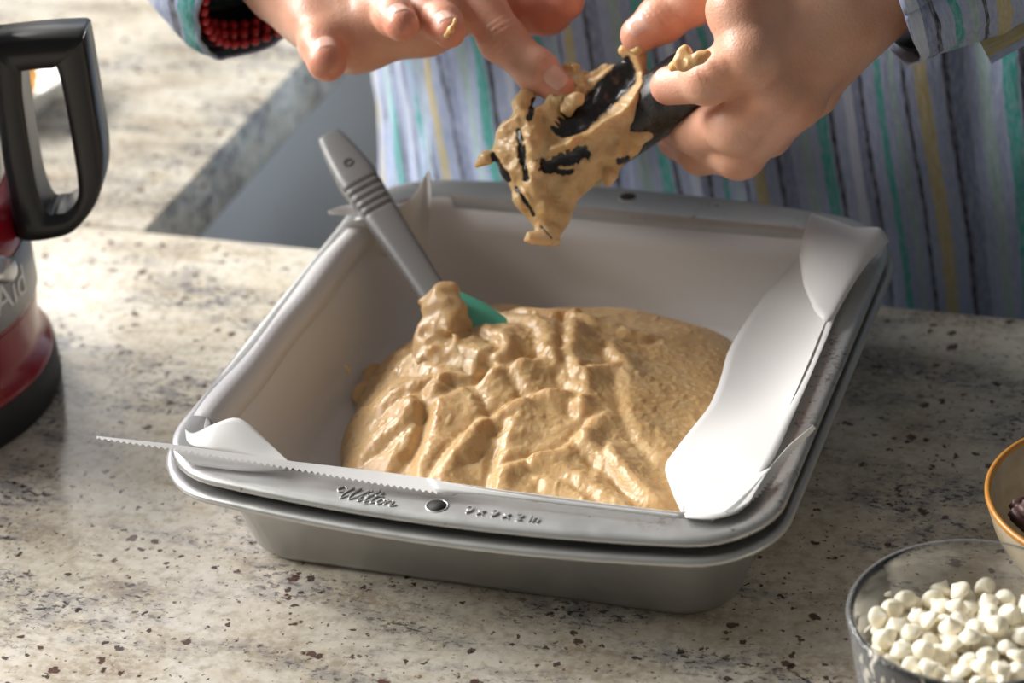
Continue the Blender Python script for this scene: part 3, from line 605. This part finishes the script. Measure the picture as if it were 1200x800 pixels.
def coatfn(p):
    x, y, n = bl(p); x2, y2 = warp(x, y)
    d2 = np.minimum(polysdf(x2, y2, RV), polysdf(x2, y2, LV)) * PXM
    W = 0; S = 0
    for cx, cy, cn in CTL: w_ = 1 / ((x2 - cx) ** 2 + (y2 - cy) ** 2 + 260) ** 1.6; W = W + w_; S = S + w_ * cn
    f = S / W * .001 + .0030 * np.exp(-(rdist(x2, y2) / 17) ** 2) - .0009 * (b_ := bare(x, y)) + (1 - .85 * b_) * (.0010 * vnoise(x / 45, y / 45, 1.) + .0006 * np.abs(vnoise(x / 28 + y / 60, y / 20, 4.)) + .0003 * vnoise(x / 9, y / 9, 7.))
    d = smin(-(n - f), -d2, .005) * -1; d = -smin(-d, (n + .011), .006)
    for tx, ty, tn, tr in topb: e = np.sqrt(((p - blp(tx, ty, tn * .001).astype(np.float32)) ** 2).sum(-1)) - tr * (1 + .35 * vnoise(x / 14, y / 14, n * 600)); d = smin(d, e, .0022)
    for A_, B_ in tail: d = smin(d, cap(p, blp(A_[0], A_[1], A_[2] * .001), blp(B_[0], B_[1], B_[2] * .001), A_[3], B_[3]), .003)
    return d * .8
cs = np.array([blp(x, y, n) for x in (0, 760) for y in (-30, 800) for n in (-.018, .03)])
V, Q = surfnet(coatfn, cs.min(0), cs.max(0), .0007)
coat2 = fastmesh('batter_coating', V, Q, 'batter_thin'); x, y, n = bl(V.astype(np.float32)); attr(coat2, 'bare', bare(x, y) * (n > -.002))
adopt(mb, hubo, coat2)

# ================================================================== PERSON
person = thing('person', 'person in a blue striped gauze shirt scraping batter off the mixing blade with a fingertip', 'person', (.075, .36, -.9))
def H(u, v, y): return ony(u, v, y)
# --- person's right hand, at the left of the photograph
lh = dict(
    pinky=([H(372, -28, .085), H(368, 22, .066), H(377, 52, .050), H(383, 72, .038)], [.0105, .0100, .0096, .0090]),
    ring=([H(430, -38, .088), H(444, 4, .066), H(462, 20, .055), H(471, 29, .047)], [.0100, .0085, .0080, .0076]),
    middle=([H(492, -46, .092), H(506, 8, .072), H(519, 26, .062), H(526, 37, .053)], [.0105, .0085, .0078, .0074]),
    index=([H(532, -50, .098), H(588, 46, .078), H(628, 82, .072), H(655, 104, .070)], [.0122, .0098, .0090, .0076]),
    thumb=([H(545, -20, .118), H(600, 14, .112), H(640, 10, .110), H(660, 0, .108)], [.0135, .0118, .0112, .0098]))
lpalm = [((330, -70, .100), (420, 18, .080), .0230, .0185), ((330, -70, .100), (520, -40, .100), .0240, .0150), ((372, 20, .078), (415, 40, .068), .0130, .0140), ((415, 40, .068), (500, 32, .075), .0140, .0105), ((500, 32, .075), (545, 14, .090), .0095, .0095), ((345, -20, .092), (380, 20, .075), .022, .0150), ((440, -60, .1), (480, 0, .086), .02, .0165), ((450, -70, .115), (550, -15, .115), .02, .0140),
         ((330, -70, .100), (290, -130, .125), .0235, .0250), ((290, -130, .125), (210, -330, .20), .0260, .0330)]
lpalm = [(H(*a), H(*b), ra, rb) for a, b, ra, rb in lpalm]
# --- person's left hand, at the right of the photograph
rh = dict(
    thumb=([H(872, -46, .108), H(812, -2, .098), H(776, 22, .092), H(749, 41, .086)], [.0125, .0112, .0100, .0084]),
    index=([H(905, -66, .085), H(868, 12, .060), H(880, 64, .048), H(830, 92, .050), H(784, 101, .056)], [.0150, .0135, .0125, .0104, .0082]),
    middle=([H(955, 0, .080), H(905, 98, .056), H(864, 146, .060), H(818, 150, .078), H(788, 145, .094)], [.0140, .0132, .0122, .0112, .0092]),
    ring=([H(985, 0, .085), H(930, 114, .064), H(866, 178, .070), H(822, 176, .090), H(792, 164, .104)], [.0145, .0130, .0112, .0102, .0085]),
    pinky=([H(1005, 10, .095), H(950, 105, .084), H(900, 155, .090), H(862, 160, .106), H(838, 150, .116)], [.0130, .0115, .0100, .0090, .0080]))
rpalm = [((900, -66, .094), (890, 10, .075), .020, .0180), ((960, -20, .090), (920, 40, .072), .024, .0190), ((1040, -70, .110), (950, 40, .084), .0300, .0185), ((1040, -70, .110), (900, -60, .105), .0260, .0210), ((980, 20, .085), (930, 80, .075), .020, .0150), ((1050, -50, .115), (975, 45, .095), .0260, .0170),
         ((1040, -70, .110), (1110, -140, .130), .0260, .0250), ((1110, -140, .130), (1260, -270, .19), .0260, .0330)]
rpalm = [(H(*a), H(*b), ra, rb) for a, b, ra, rb in rpalm]
def handfn(hand, palm, wr):
    def fn(p):
        d = blob(p, palm, .014); f = None
        for k in ('pinky', 'ring', 'middle', 'index', 'thumb'):
            pts, rs = hand[k]; e = chain(p, pts, rs, .0035)
            # slight swelling of the joints
            for j in range(1, len(pts) - 1): e = smin(e, np.sqrt(((p - pts[j].astype(np.float32)) ** 2).sum(-1)) - rs[j] * 1.03, .003)
            f = e if f is None else smin(f, e, .0022)
        d = smin(d, f, .0065)
        for c, axv, amp, rad in wr:
            q = p - c.astype(np.float32); t = q @ axv.astype(np.float32); r2 = (q * q).sum(-1)
            d = d + amp * np.sin(t * 2 * math.pi / .0027) * np.exp(-r2 / rad ** 2)
        return d
    return fn
def unit(v): return v / np.linalg.norm(v)
def bb(hand, palm, nclip):
    A = np.array([q for k in hand for q in hand[k][0]] + [q for s in palm[:nclip] for q in s[:2]]); return A.min(0) - .032, A.max(0) + .032
ip = lh['index'][0]
lfn = handfn(lh, lpalm, [(ip[1] + (CAM - ip[1]) / np.linalg.norm(CAM - ip[1]) * .009 + UP * .002, unit(ip[2] - ip[0]), .00055, .0085), (ip[2] + unit(CAM - ip[2]) * .008, unit(ip[3] - ip[1]), .00030, .006)])
rp_ = rh['index'][0]
rfn = handfn(rh, rpalm, [(rh['thumb'][0][2] + unit(CAM - ip[1]) * .009, unit(rh['thumb'][0][3] - rh['thumb'][0][1]), .0003, .006), (rp_[3] + unit(CAM - rp_[3]) * .009, unit(rp_[4] - rp_[2]), .0003, .006)])
Vl, Ql = surfnet(lfn, *bb(lh, lpalm, 9), .00105); Vr, Qr = surfnet(rfn, *bb(rh, rpalm, 7), .00105)
# trunk and arms, under the shirt
Wl = lpalm[-2][1]; Wr = rpalm[-2][1]; El = np.array([-.30, .30, .25]); Er = np.array([.40, .27, .24]); Sl = np.array([-.115, .36, .47]); Sr = np.array([.265, .36, .47])
body_spec = [(Wl, El, .0255, .042), (El, Sl, .042, .055), (Wr, Er, .0255, .042), (Er, Sr, .042, .055), (Sl, Sr, .055, .055), (np.array([.0, .36, .40]), np.array([.15, .36, .40]), .10, .10), (np.array([.01, .36, .15]), np.array([.14, .36, .15]), .105, .105),
             (np.array([0, .36, -.02]), np.array([.15, .36, -.02]), .105, .105), (np.array([.0, .36, -.10]), np.array([-.03, .36, -.46]), .085, .058), (np.array([-.03, .36, -.46]), np.array([-.04, .38, -.82]), .055, .036), (np.array([.15, .36, -.10]), np.array([.18, .36, -.46]), .085, .058), (np.array([.18, .36, -.46]), np.array([.19, .38, -.82]), .055, .036),
             (np.array([-.04, .36, -.865]), np.array([-.04, .26, -.875]), .034, .024), (np.array([.19, .36, -.865]), np.array([.19, .26, -.875]), .034, .024), (np.array([-.04, .38, -.82]), np.array([-.04, .36, -.865]), .036, .034), (np.array([.19, .38, -.82]), np.array([.19, .36, -.865]), .036, .034), (np.array([.075, .36, .48]), np.array([.075, .355, .56]), .055, .052)]
Vb, Qb = surfnet(lambda p: blob(p, body_spec, .05), (-.42, .06, -.91), (.52, .52, .64), .012)
VV = np.vstack([Vl, Vr, Vb]); QQ = np.vstack([Ql, Qr + len(Vl), Qb + len(Vl) + len(Vr)])
body = fastmesh('body', VV, QQ, 'skin')
fl_ = np.zeros(len(VV))
for hand, amt in ((lh, .75), (rh, .55)):
    for k in hand:
        pts, rs = hand[k]; fl_ = np.maximum(fl_, amt * np.exp(-(np.linalg.norm(VV - pts[-1], axis=1) / .013) ** 2))
        fl_ = np.maximum(fl_, .30 * np.exp(-(np.linalg.norm(VV - pts[1], axis=1) / .014) ** 2))
th0 = lh['thumb'][0]; fl_ = np.maximum(fl_, .85 * np.exp(-(np.linalg.norm(VV - th0[2], axis=1) / .03) ** 2))  # whole thumb reddened, imitating light that shines through it
attr(body, 'flush_glow', np.clip(fl_, 0, 1))
# nails: patches projected on the finger skin
def nail(fn, pts, rs, nv, hw, ln, back):
    ax_ = unit(pts[-1] - pts[-2]); nv = unit(nv - ax_ * (nv @ ax_)); sd = np.cross(ax_, nv); n = 13; P = []; E_ = []
    for i in range(n):
        for j in range(n):
            a, b = 2 * i / (n - 1) - 1, 2 * j / (n - 1) - 1
            s = 1 / max(1e-6, (abs(a) ** 3.2 + abs(b) ** 3.2) ** (1 / 3.2)) * max(abs(a), abs(b)) if (a or b) else 1
            E_.append(max(abs(a), abs(b)) ** 5)
            P.append(pts[-1] - ax_ * back + ax_ * a * s * ln + sd * b * s * hw + nv * rs[-1] * (1.15 - .35 * b * b))
    P = np.array(P); e = .0002
    for _ in range(8):
        d = fn(P.astype(np.float32)[None])[0]; g = np.stack([(fn((P + e * q).astype(np.float32)[None])[0] - d) for q in np.eye(3)], -1); g /= np.linalg.norm(g, axis=1)[:, None] + 1e-12
        P = P - g * d[:, None] * .9
    P = P + g * (.00035 - .00060 * np.array(E_))[:, None]
    return mesh('nail', P, grid_faces(n, n), 'nail')
kids = []
vup = unit(CAM - ip[3])
for k, nvv, hw, ln, back in (('pinky', UP * 1.0 + vup * .6, .0052, .0045, .0005), ('ring', UP + vup * .9, .0048, .0042, .000), ('middle', UP * .8 + vup * 1.0 - RT * .3, .0050, .0046, .000), ('index', vup + UP * .35 + RT * .3, .0056, .0060, .0020)):
    kids.append(nail(lfn, *lh[k], nvv, hw, ln, back + .0012))
kids.append(nail(rfn, *rh['thumb'], vup * .9 + UP * .5 - RT * .55, .0060, .0060, .0015)); kids.append(nail(rfn, *rh['index'], UP * .9 + vup * .2 - RT * .5, .0055, .0050, .0005))
for o in kids: o.parent = body
for bits in ([(H(796, 72, .034), H(802, 64, .036), .0028, .0034), (H(802, 64, .036), H(806, 72, .034), .0030, .0036), (H(806, 72, .034), H(818, 69, .034), .0020, .0022), (H(818, 69, .034), H(827, 63, .035), .0026, .0018), (H(789, 77, .036), H(799, 77, .034), .0020, .0026)],
             [(H(664, 126, .062), H(676, 116, .062), .0034, .0030)], [(H(522, 41, .0455), H(528, 34, .0455), .0010, .0014), (H(528, 34, .0455), H(533, 26, .0470), .0014, .0012)], [(H(738, 52, .083), H(748, 58, .079), .0014, .002)]):
    b_ = blobmesh('batter_smear', bits, .0006, k=.0015, na=.0012, nf=330); b_.parent = body
adopt(person, body)
# --- shirt
def uvset(o, uv):
    me = o.data; l = me.uv_layers.new(name='UVMap'); vi = np.empty(len(me.loops), np.int32); me.loops.foreach_get('vertex_index', vi); l.data.foreach_set('uv', np.asarray(uv, np.float32)[vi].ravel())
def shirt():
    nt, nz = 420, 150; cx, cy, a, b = .085, .370, .296, .165
    th = np.linspace(0, 2 * math.pi, nt); zz = np.linspace(-.30, .46, nz); T, Z = np.meshgrid(th, zz, indexing='ij')
    ex = np.sign(np.cos(T)) * np.abs(np.cos(T)) ** .8; ey = np.sign(np.sin(T)) * np.abs(np.sin(T)) ** .8
    X = cx + a * ex; Y = cy + b * ey
    ds = np.hypot(np.diff(X, axis=0), np.diff(Y, axis=0)); arc = np.vstack([np.zeros((1, nz)), np.cumsum(ds, 0)])
    u = arc
    f = .0048 * vnoise(u * 22 + Z * 2.5, Z * 5, 1.) + .0028 * vnoise(u * 55 + Z * 2, Z * 9, 2.) + .0013 * vnoise(u * 120, Z * 24, 3.) + .0005 * np.sin(u * 900 + 2 * vnoise(u * 50, Z * 40, 4.))
    taper = 1 + .05 * sstep(.05, -.3, Z) - .05 * sstep(.1, .4, Z)
    nx, ny = np.cos(T), np.sin(T)
    X = cx + (X - cx) * taper + nx * f * 1.4; Y = cy + (Y - cy) * taper + ny * f
    V = np.stack([X, Y, Z], -1).reshape(-1, 3); o = mesh('shirt', V, grid_faces(nt, nz), 'cloth')
    uvset(o, np.stack([u + .10 * (Z - .1) * 1.0 + .004 * vnoise(u * 12, Z * 10, 5.), Z], -1).reshape(-1, 2)); return o
so = shirt(); md = so.modifiers.new('t', 'SOLIDIFY'); md.thickness = .0012
# --- sleeves: tubes with an open, slightly flared cuff
def sleeve(name, path, radii, seed, uoff, m='cloth', wav=.003, squash=.9, nu=96, nv=60):
    """cloth tube along a path that starts at the open cuff and runs up the arm"""
    P = bezier(np.array(path), 24); L = np.r_[0, np.cumsum(np.linalg.norm(np.diff(P, axis=0), axis=1))]; qs = np.linspace(0, 1, nv) ** 1.4 * L[-1]
    C_ = np.stack([np.interp(qs, L, P[:, k]) for k in range(3)], 1); T = np.gradient(C_, axis=0); T /= np.linalg.norm(T, axis=1)[:, None]
    th = np.linspace(0, 2 * math.pi, nu); V = []; UV = []; n_ = None; fr = []
    for t in T:
        s_ = unit(np.cross(t, [0, 0, 1.])) if n_ is None else unit(np.cross(t, n_)); n_ = np.cross(s_, t); fr.append((s_, n_))
    rx, rr = zip(*radii)
    for a in th:
        ca, sa = math.cos(a), math.sin(a); sh = .006 * float(vnoise(ca * 1.3 + 9 + seed, sa * 1.3, 0.))
        for q, c, t, (s_, nn) in zip(qs, C_, T, fr):
            ro = np.interp(q, rx, rr) + wav * float(vnoise(ca * 2.2 + seed, sa * 2.2, q * 28)) + wav * .5 * float(vnoise(ca * 5 + seed, sa * 5, q * 80)); e = sh * math.exp(-q / .05)
            V.append(c + t * e + ro * (ca * s_ + sa * nn * squash)); UV.append((uoff + q + e, a * rr[0]))
    o = mesh(name, V, grid_faces(nu, nv), m); uvset(o, UV); md = o.modifiers.new('t', 'SOLIDIFY'); md.thickness = .0014; return o
cL = H(316, -6, .098); dL = unit(H(210, -330, .20) - H(330, -70, .100)) * .8 + np.array([-.35, .1, .05])
d1 = unit(dL); sl1 = sleeve('sleeve', [cL, cL + d1 * .03, (cL + d1 * .07) * .4 + (Wl * .55 + El * .45) * .6, El, Sl], ((0, .0400), (.03, .045), (.06, .056), (.10, .060), (.17, .060), (.3, .070), (.5, .078)), 1.3, .032, squash=.92)
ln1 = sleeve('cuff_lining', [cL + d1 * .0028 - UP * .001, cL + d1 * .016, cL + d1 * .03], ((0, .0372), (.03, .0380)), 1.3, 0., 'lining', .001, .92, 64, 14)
cR = H(1022, -34, .112); dR = unit(H(1260, -270, .19) - H(1040, -70, .110)) + np.array([.25, 0, -.05])
d2 = unit(dR); sl2 = sleeve('sleeve', [cR, cR * .35 + (Wr * .65 + Er * .35) * .65, Wr * .35 + Er * .65, Er, Sr], ((0, .0455), (.04, .050), (.08, .056), (.17, .062), (.3, .070), (.5, .078)), 4.1, .056, wav=.0045, squash=.88)
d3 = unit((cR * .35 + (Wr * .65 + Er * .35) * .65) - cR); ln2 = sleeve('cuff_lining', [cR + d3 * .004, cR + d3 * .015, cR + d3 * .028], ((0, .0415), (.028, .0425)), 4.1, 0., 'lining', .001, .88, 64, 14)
# turned-back tab ends of the right-hand cuff
def tab(pts, uo):
    P = [np.asarray(p) for p in pts]; A = resample([P[0], P[1]], 12); B = resample([P[3], P[2]], 12); V = []; UV = []
    for i in range(12):
        for j, q in enumerate(np.linspace(0, 1, 8)): V.append(A[i] + (B[i] - A[i]) * q + FW * -.002 * math.sin(math.pi * q)); UV.append((uo + .018 * q, i * .002))
    o = mesh('cuff_tab', V, grid_faces(12, 8), 'cloth'); uvset(o, UV); md = o.modifiers.new('t', 'SOLIDIFY'); md.thickness = .0016; return o
tb2 = tab([H(1134, 26, .128), H(1222, -20, .134), H(1224, 40, .122), H(1162, 75, .114)], .082)
adopt(person, so, sl1, sl2, ln1, ln2, tb2)
# --- beaded bracelet on the wrist inside the cuff
br = thing('bracelet', None, None); br.location = person.location; br.parent = person; br.matrix_parent_inverse = Matrix.Translation(-Vector(person.location)); tag(br, 'red beaded bracelet')
bm = bmesh.new(); bmesh.ops.create_uvsphere(bm, u_segments=10, v_segments=7, radius=.0025); bme = bpy.data.meshes.new('bead'); bm.to_mesh(bme); bm.free(); bme.materials.append(M['bead']); bme.polygons.foreach_set('use_smooth', [True] * len(bme.polygons))
dd = unit(dL); sB = unit(np.cross(dd, [0, 0, 1.])); nB = np.cross(sB, dd)
for row in range(3):
    for k in range(34):
        a = 2 * math.pi * (k + .5 * (row % 2)) / 34; c = cL + dd * (.0025 + row * .0060 + .0012 * math.sin(3 * a + row)) + (.0335 - row * .0006) * (math.cos(a) * sB + .92 * math.sin(a) * nB)
        o = bpy.data.objects.new('bead', bme); COL.objects.link(o); o.parent = br; o.location = tuple(c - np.array(person.location))

# ================================================================== MINI FOOD CHOPPER
CC = np.array([-.328, -.020, 0.]); hdir = np.array([.949, .315, 0.]); hper = np.array([-.315, .949, 0.])
ch = thing('food_chopper', 'red mini food chopper with clear jar and black handle at the left edge', 'food chopper', CC)
base = lathe('base', [(.0, .021), (.0790, .0215), (.0800, .018), (.0805, .021), (.0790, .0225), (.0755, .027), (.0750, .032), (.0762, .045), (.0768, .050)], CC, 'red', cap0=True)
foot = lathe('foot', [(.070, 0), (.0800, 0), (.0815, .003), (.0810, .019), (.0790, .0215), (.05, .0215)], CC, 'rubber', cap0=True, cap1=True)
upperb = lathe('upper_base', [(.0765, .050), (.0770, .051), (.0771, .090), (.0762, .096), (.0735, .1005), (.068, .1035), (.060, .1045), (.030, .1045)], CC, 'red', cap1=True)
band = lathe('band', [(.0772, .0530), (.0780, .0540), (.0782, .0820), (.0774, .0830)], CC, 'silver_band'); tag(band, 'silver grey name band')
jar = lathe('jar', [(.030, .1050), (.066, .1055), (.0705, .108), (.0725, .114), (.0795, .1830), (.0810, .1840), (.0810, .2050), (.0788, .2050), (.0770, .1830), (.0703, .1150), (.066, .1085), (.030, .1080)], CC, 'jar', cap0=True, cap1=True)
lid = lathe('lid', [(.0815, .200), (.0825, .202), (.0825, .212), (.075, .217), (.02, .220)], CC, 'jar', cap1=True)
def dhandle():
    # closed D loop in the (radial, z) plane with a rectangular section
    out = np.array([(.0795, .1840), (.1000, .1850), (.1185, .1850), (.1218, .1842), (.1226, .1810), (.1226, .1550), (.1220, .1230), (.1170, .1050), (.1060, .0915), (.0960, .0865), (.0780, .0865), (.0765, .1000), (.0770, .1300), (.0785, .1600)])
    inn = np.array([(.0925, .1700), (.0960, .1703), (.1020, .1705), (.1060, .1704), (.1085, .1698), (.1095, .1500), (.1092, .1180), (.1075, .1060), (.1020, .0995), (.0970, .0985), (.0925, .0995), (.0900, .1120), (.0900, .1320), (.0908, .1560)])
    def den(P):
        Q = bezier(np.vstack([P, P[:1]]), 6)[:-1]; return Q
    O, I = den(out), den(inn); hw = .0125; rings = []
    for A, y in ((I, -hw + .002), (I + (O - I) * .12, -hw), (O + (I - O) * .12, -hw), (O, -hw + .002), (O, hw - .002), (O + (I - O) * .12, hw), (I + (O - I) * .12, hw), (I, hw - .002), (I, -hw + .002)):
        rings.append(CC + A[:, :1] * hdir + y * hper + np.c_[np.zeros((len(A), 2)), A[:, 1:]])
    return loft(rings, True)
hnd = mesh('handle', *dhandle(), 'black_gloss')
kd = np.array([math.cos(math.radians(-9)), math.sin(math.radians(-9)), 0.]); kp = CC + .0745 * kd + np.array([0, 0, .0865])
V, Fc = tube([kp, kp + kd * .003, kp + kd * .012, kp + kd * .0140, kp + kd * .0148], [.0060, .0062, .0062, .0052, .003], 24); knob = mesh('knob', V, Fc, 'chrome'); tag(knob, 'round silver knob')
def band_text():
    cu = bpy.data.curves.new('t', 'FONT'); cu.body = 'KitchenAid'; cu.size = .0205; cu.extrude = .0003; cu.align_x = 'RIGHT'; cu.align_y = 'CENTER'
    o = bpy.data.objects.new('t', cu); COL.objects.link(o); dg = bpy.context.evaluated_depsgraph_get(); me = bpy.data.meshes.new_from_object(o.evaluated_get(dg)); bpy.data.objects.remove(o)
    a1 = math.atan2(hdir[1], hdir[0]) - math.radians(9)
    for v in me.vertices:
        a = a1 + v.co.x / .0783; r = .0783 + v.co.z; z = .0680 + v.co.y
        v.co = (CC[0] + r * math.cos(a), CC[1] + r * math.sin(a), z)
    return link('lettering', me, 'letter', None, False)
adopt(ch, base, foot, upperb, band, jar, lid, hnd, knob, band_text())

# ================================================================== WHITE DISH ON THE LEFT COUNTER
DC = on(-8, 87, .023); DC[2] = 0.
dish = thing('dish', 'small white dish of orange food on the counter behind the black handle', 'dish', DC)
adopt(dish, lathe('dish_body', [(r_ * .86, z_ * .86) for r_, z_ in ((.020, .0), (.032, .0), (.036, .004), (.050, .020), (.053, .0255), (.0535, .0268), (.0515, .0270), (.048, .021), (.034, .007), (.015, .0055))], DC, 'white_ceramic', cap0=True, cap1=True))
food = blobmesh('butter_pat', [(DC + [-.002, -.006, .013], DC + [.016, -.006, .013], .010, .009), (DC + [-.008, .01, .013], DC + [.010, .012, .015], .010, .010)], .0015, 'butter', na=.002, nf=120)
tag(food, 'orange yellow soft food heaped in the small white dish', 'food')

# ================================================================== GLASS BOWL OF WHITE CHIPS
GC = np.array([.2105, -.1480, 0.]); GZ = .0555
outer = [(.012, .0), (.026, .0), (.0275, .0012), (.0325, .006), (.0385, .016), (.0425, .030), (.0440, .044), (.0450, .052), (.0456, .0545), (.0448, .0558), (.0434, .0556), (.0424, .053), (.0414, .044), (.0398, .030), (.0358, .0170), (.0300, .0085), (.024, .0055), (.010, .0050)]
gb = thing('glass_bowl', 'small clear glass bowl full of white chips at the lower right corner', 'bowl', GC)
adopt(gb, lathe('bowl_body', outer, GC, 'glass', n=96, cap0=True, cap1=True))
inn_r = np.array([(.0300, .0085), (.0358, .0170), (.0398, .030), (.0414, .044), (.0424, .055)])
def pack(N, r, cr, seed, floor_z=.0055, heap=.0):
    rng = np.random.default_rng(seed); P = np.zeros((0, 3))
    for _ in range(N):
        best = None
        for _t in range(34):
            a = rng.random() * 2 * math.pi; q = math.sqrt(rng.random()) * (.0402 - cr); x, y = q * math.cos(a), q * math.sin(a)
            z = floor_z + cr; need = q + cr
            if need > inn_r[0, 0]: z = max(z, float(np.interp(need, inn_r[:, 0], inn_r[:, 1])) + .2 * cr)
            if len(P):
                d2 = (P[:, 0] - x) ** 2 + (P[:, 1] - y) ** 2; m = d2 < (2 * cr) ** 2
                if m.any(): z = max(z, float((P[m, 2] + np.sqrt((2 * cr) ** 2 - d2[m])).max()))
            sc = z + heap * q
            if best is None or sc < best[0]: best = (sc, x, y, z)
        P = np.vstack([P, best[1:]])
    return P
CR = .0037; CP = pack(400, CR, CR * .93, 3, heap=.16)
def chip_mesh(name, h):
    prof = [(0, -.52), (.62, -.53), (.90, -.43), (1.0, -.2), (.92, .08), (.66, .36), (.38, .58), (.15, .66 + h * .7), (0, .68 + h)]; n = 14; a = np.linspace(0, 2 * math.pi, n, endpoint=False); V = []; Fc = []
    V.append((0, 0, prof[0][1]))
    for r, z in prof[1:-1]: V += [(r * math.cos(q), r * math.sin(q), z) for q in a]
    V.append((0, 0, prof[-1][1])); k = len(prof) - 2
    for j in range(n): Fc.append((0, 1 + (j + 1) % n, 1 + j)); Fc.append((len(V) - 1, 1 + (k - 1) * n + j, 1 + (k - 1) * n + (j + 1) % n))
    for i in range(k - 1):
        for j in range(n): q = (j + 1) % n; Fc.append((1 + i * n + j, 1 + i * n + q, 1 + (i + 1) * n + q, 1 + (i + 1) * n + j))
    me = bpy.data.meshes.new(name); me.from_pydata([(x * CR * 1.22, y * CR * 1.22, z * CR * 1.08) for x, y, z in V], [], Fc); me.materials.append(M['chip']); me.polygons.foreach_set('use_smooth', [True] * len(me.polygons)); return me
CM = [chip_mesh('chip_%s' % s, h) for s, h in (('plain', .22), ('peaked', .42), ('round', .08))]
rest = []
order = np.argsort(-CP[:, 2]); shown = 0
def inframe(p):
    V_ = np.asarray(p) - CAM; z = V_ @ FW; u = 600 + FPX * (V_ @ RT) / z; v = 400 - FPX * (V_ @ UP) / z; return u < 1207 and v < 807
for i in order:
    p = GC + CP[i]; eul = (random.gauss(0, .75), random.gauss(0, .75), random.random() * 6.28)
    exposed = (np.hypot(*(CP[:, :2] - CP[i, :2]).T) < CR * 1.2) & (CP[:, 2] > CP[i, 2] + CR)
    if inframe(p) and exposed.sum() < 2 and shown < 295:
        o = bpy.data.objects.new('white_chip', CM[random.choice((0, 0, 1, 2))]); COL.objects.link(o); o.location = tuple(p); o.rotation_euler = eul; shown += 1
        tag(o, 'small creamy white baking chip heaped in the clear glass bowl', 'chip', 'white chips in the glass bowl')
    else: rest.append((p, eul))
bm = bmesh.new()
for p, e in rest:
    k = len(bm.verts); bm.from_mesh(CM[0]); bm.verts.ensure_lookup_table(); from_e = Matrix.Translation(Vector(p)) @ __import__('mathutils').Euler(e).to_matrix().to_4x4()
    bmesh.ops.transform(bm, matrix=from_e, verts=bm.verts[k:])
me = bpy.data.meshes.new('white_chips_below'); bm.to_mesh(me); bm.free(); o = link('white_chip_mass', me, 'chip'); tag(o, 'white chips buried deeper in the clear glass bowl', 'chips', kind='stuff')

# ================================================================== STONEWARE BOWL
SB = np.array([.2528, -.0430, 0.])
sb = thing('stoneware_bowl', 'beige stoneware bowl with amber rim behind the glass bowl at right edge', 'bowl', SB)
adopt(sb, lathe('bowl_body', [(.016, 0), (.028, 0), (.030, .003), (.040, .012), (.050, .030), (.0535, .0425), (.0535, .0435), (.0512, .0435), (.0475, .030), (.038, .014), (.026, .007), (.010, .006)], SB, 'stoneware', n=96, cap0=True, cap1=True),
      tag(lathe('rim', [(.0536, .0428), (.0539, .0436), (.0539, .0447), (.0530, .0454), (.0519, .0450), (.0513, .0440), (.0513, .0432)], SB, 'gold', n=96), 'amber glazed rim'))
def chunk(seed):
    rng = np.random.default_rng(seed); bm = bmesh.new(); bmesh.ops.create_cube(bm, size=1)
    for v in bm.verts: v.co = Vector([c * s * (1 + rng.normal() * .16) for c, s in zip(v.co, (.016, .013, .011))])
    bmesh.ops.bevel(bm, geom=bm.edges[:], offset=.0036, segments=4, affect='EDGES')
    for v in bm.verts: v.co += Vector(rng.normal(size=3) * .00012)
    return bm
lab = ['dark brown chocolate chunk nearest the left rim of the beige stoneware bowl', 'dark brown chocolate chunk lower in the stoneware bowl, under the leftmost one', 'dark brown chocolate chunk right behind the leftmost one in the stoneware bowl', 'dark brown chocolate chunk at the right side of the stoneware bowl']
q0 = on(1186, 610, .034); CK = [tuple(q0 + [.006, .003, .001]), tuple(q0 + [.016, -.004, -.013]), tuple(q0 + [.019, .021, -.005]), tuple(q0 + [.034, -.004, -.006])]
for i, p in enumerate(CK):
    o = frombm('chocolate_chunk', chunk(20 + i), 'choc'); o.location = p; o.rotation_euler = (random.gauss(0, .3), random.gauss(0, .3), random.random() * 6.3)
    tag(o, lab[i], 'chocolate', 'chocolate chunks in the stoneware bowl')
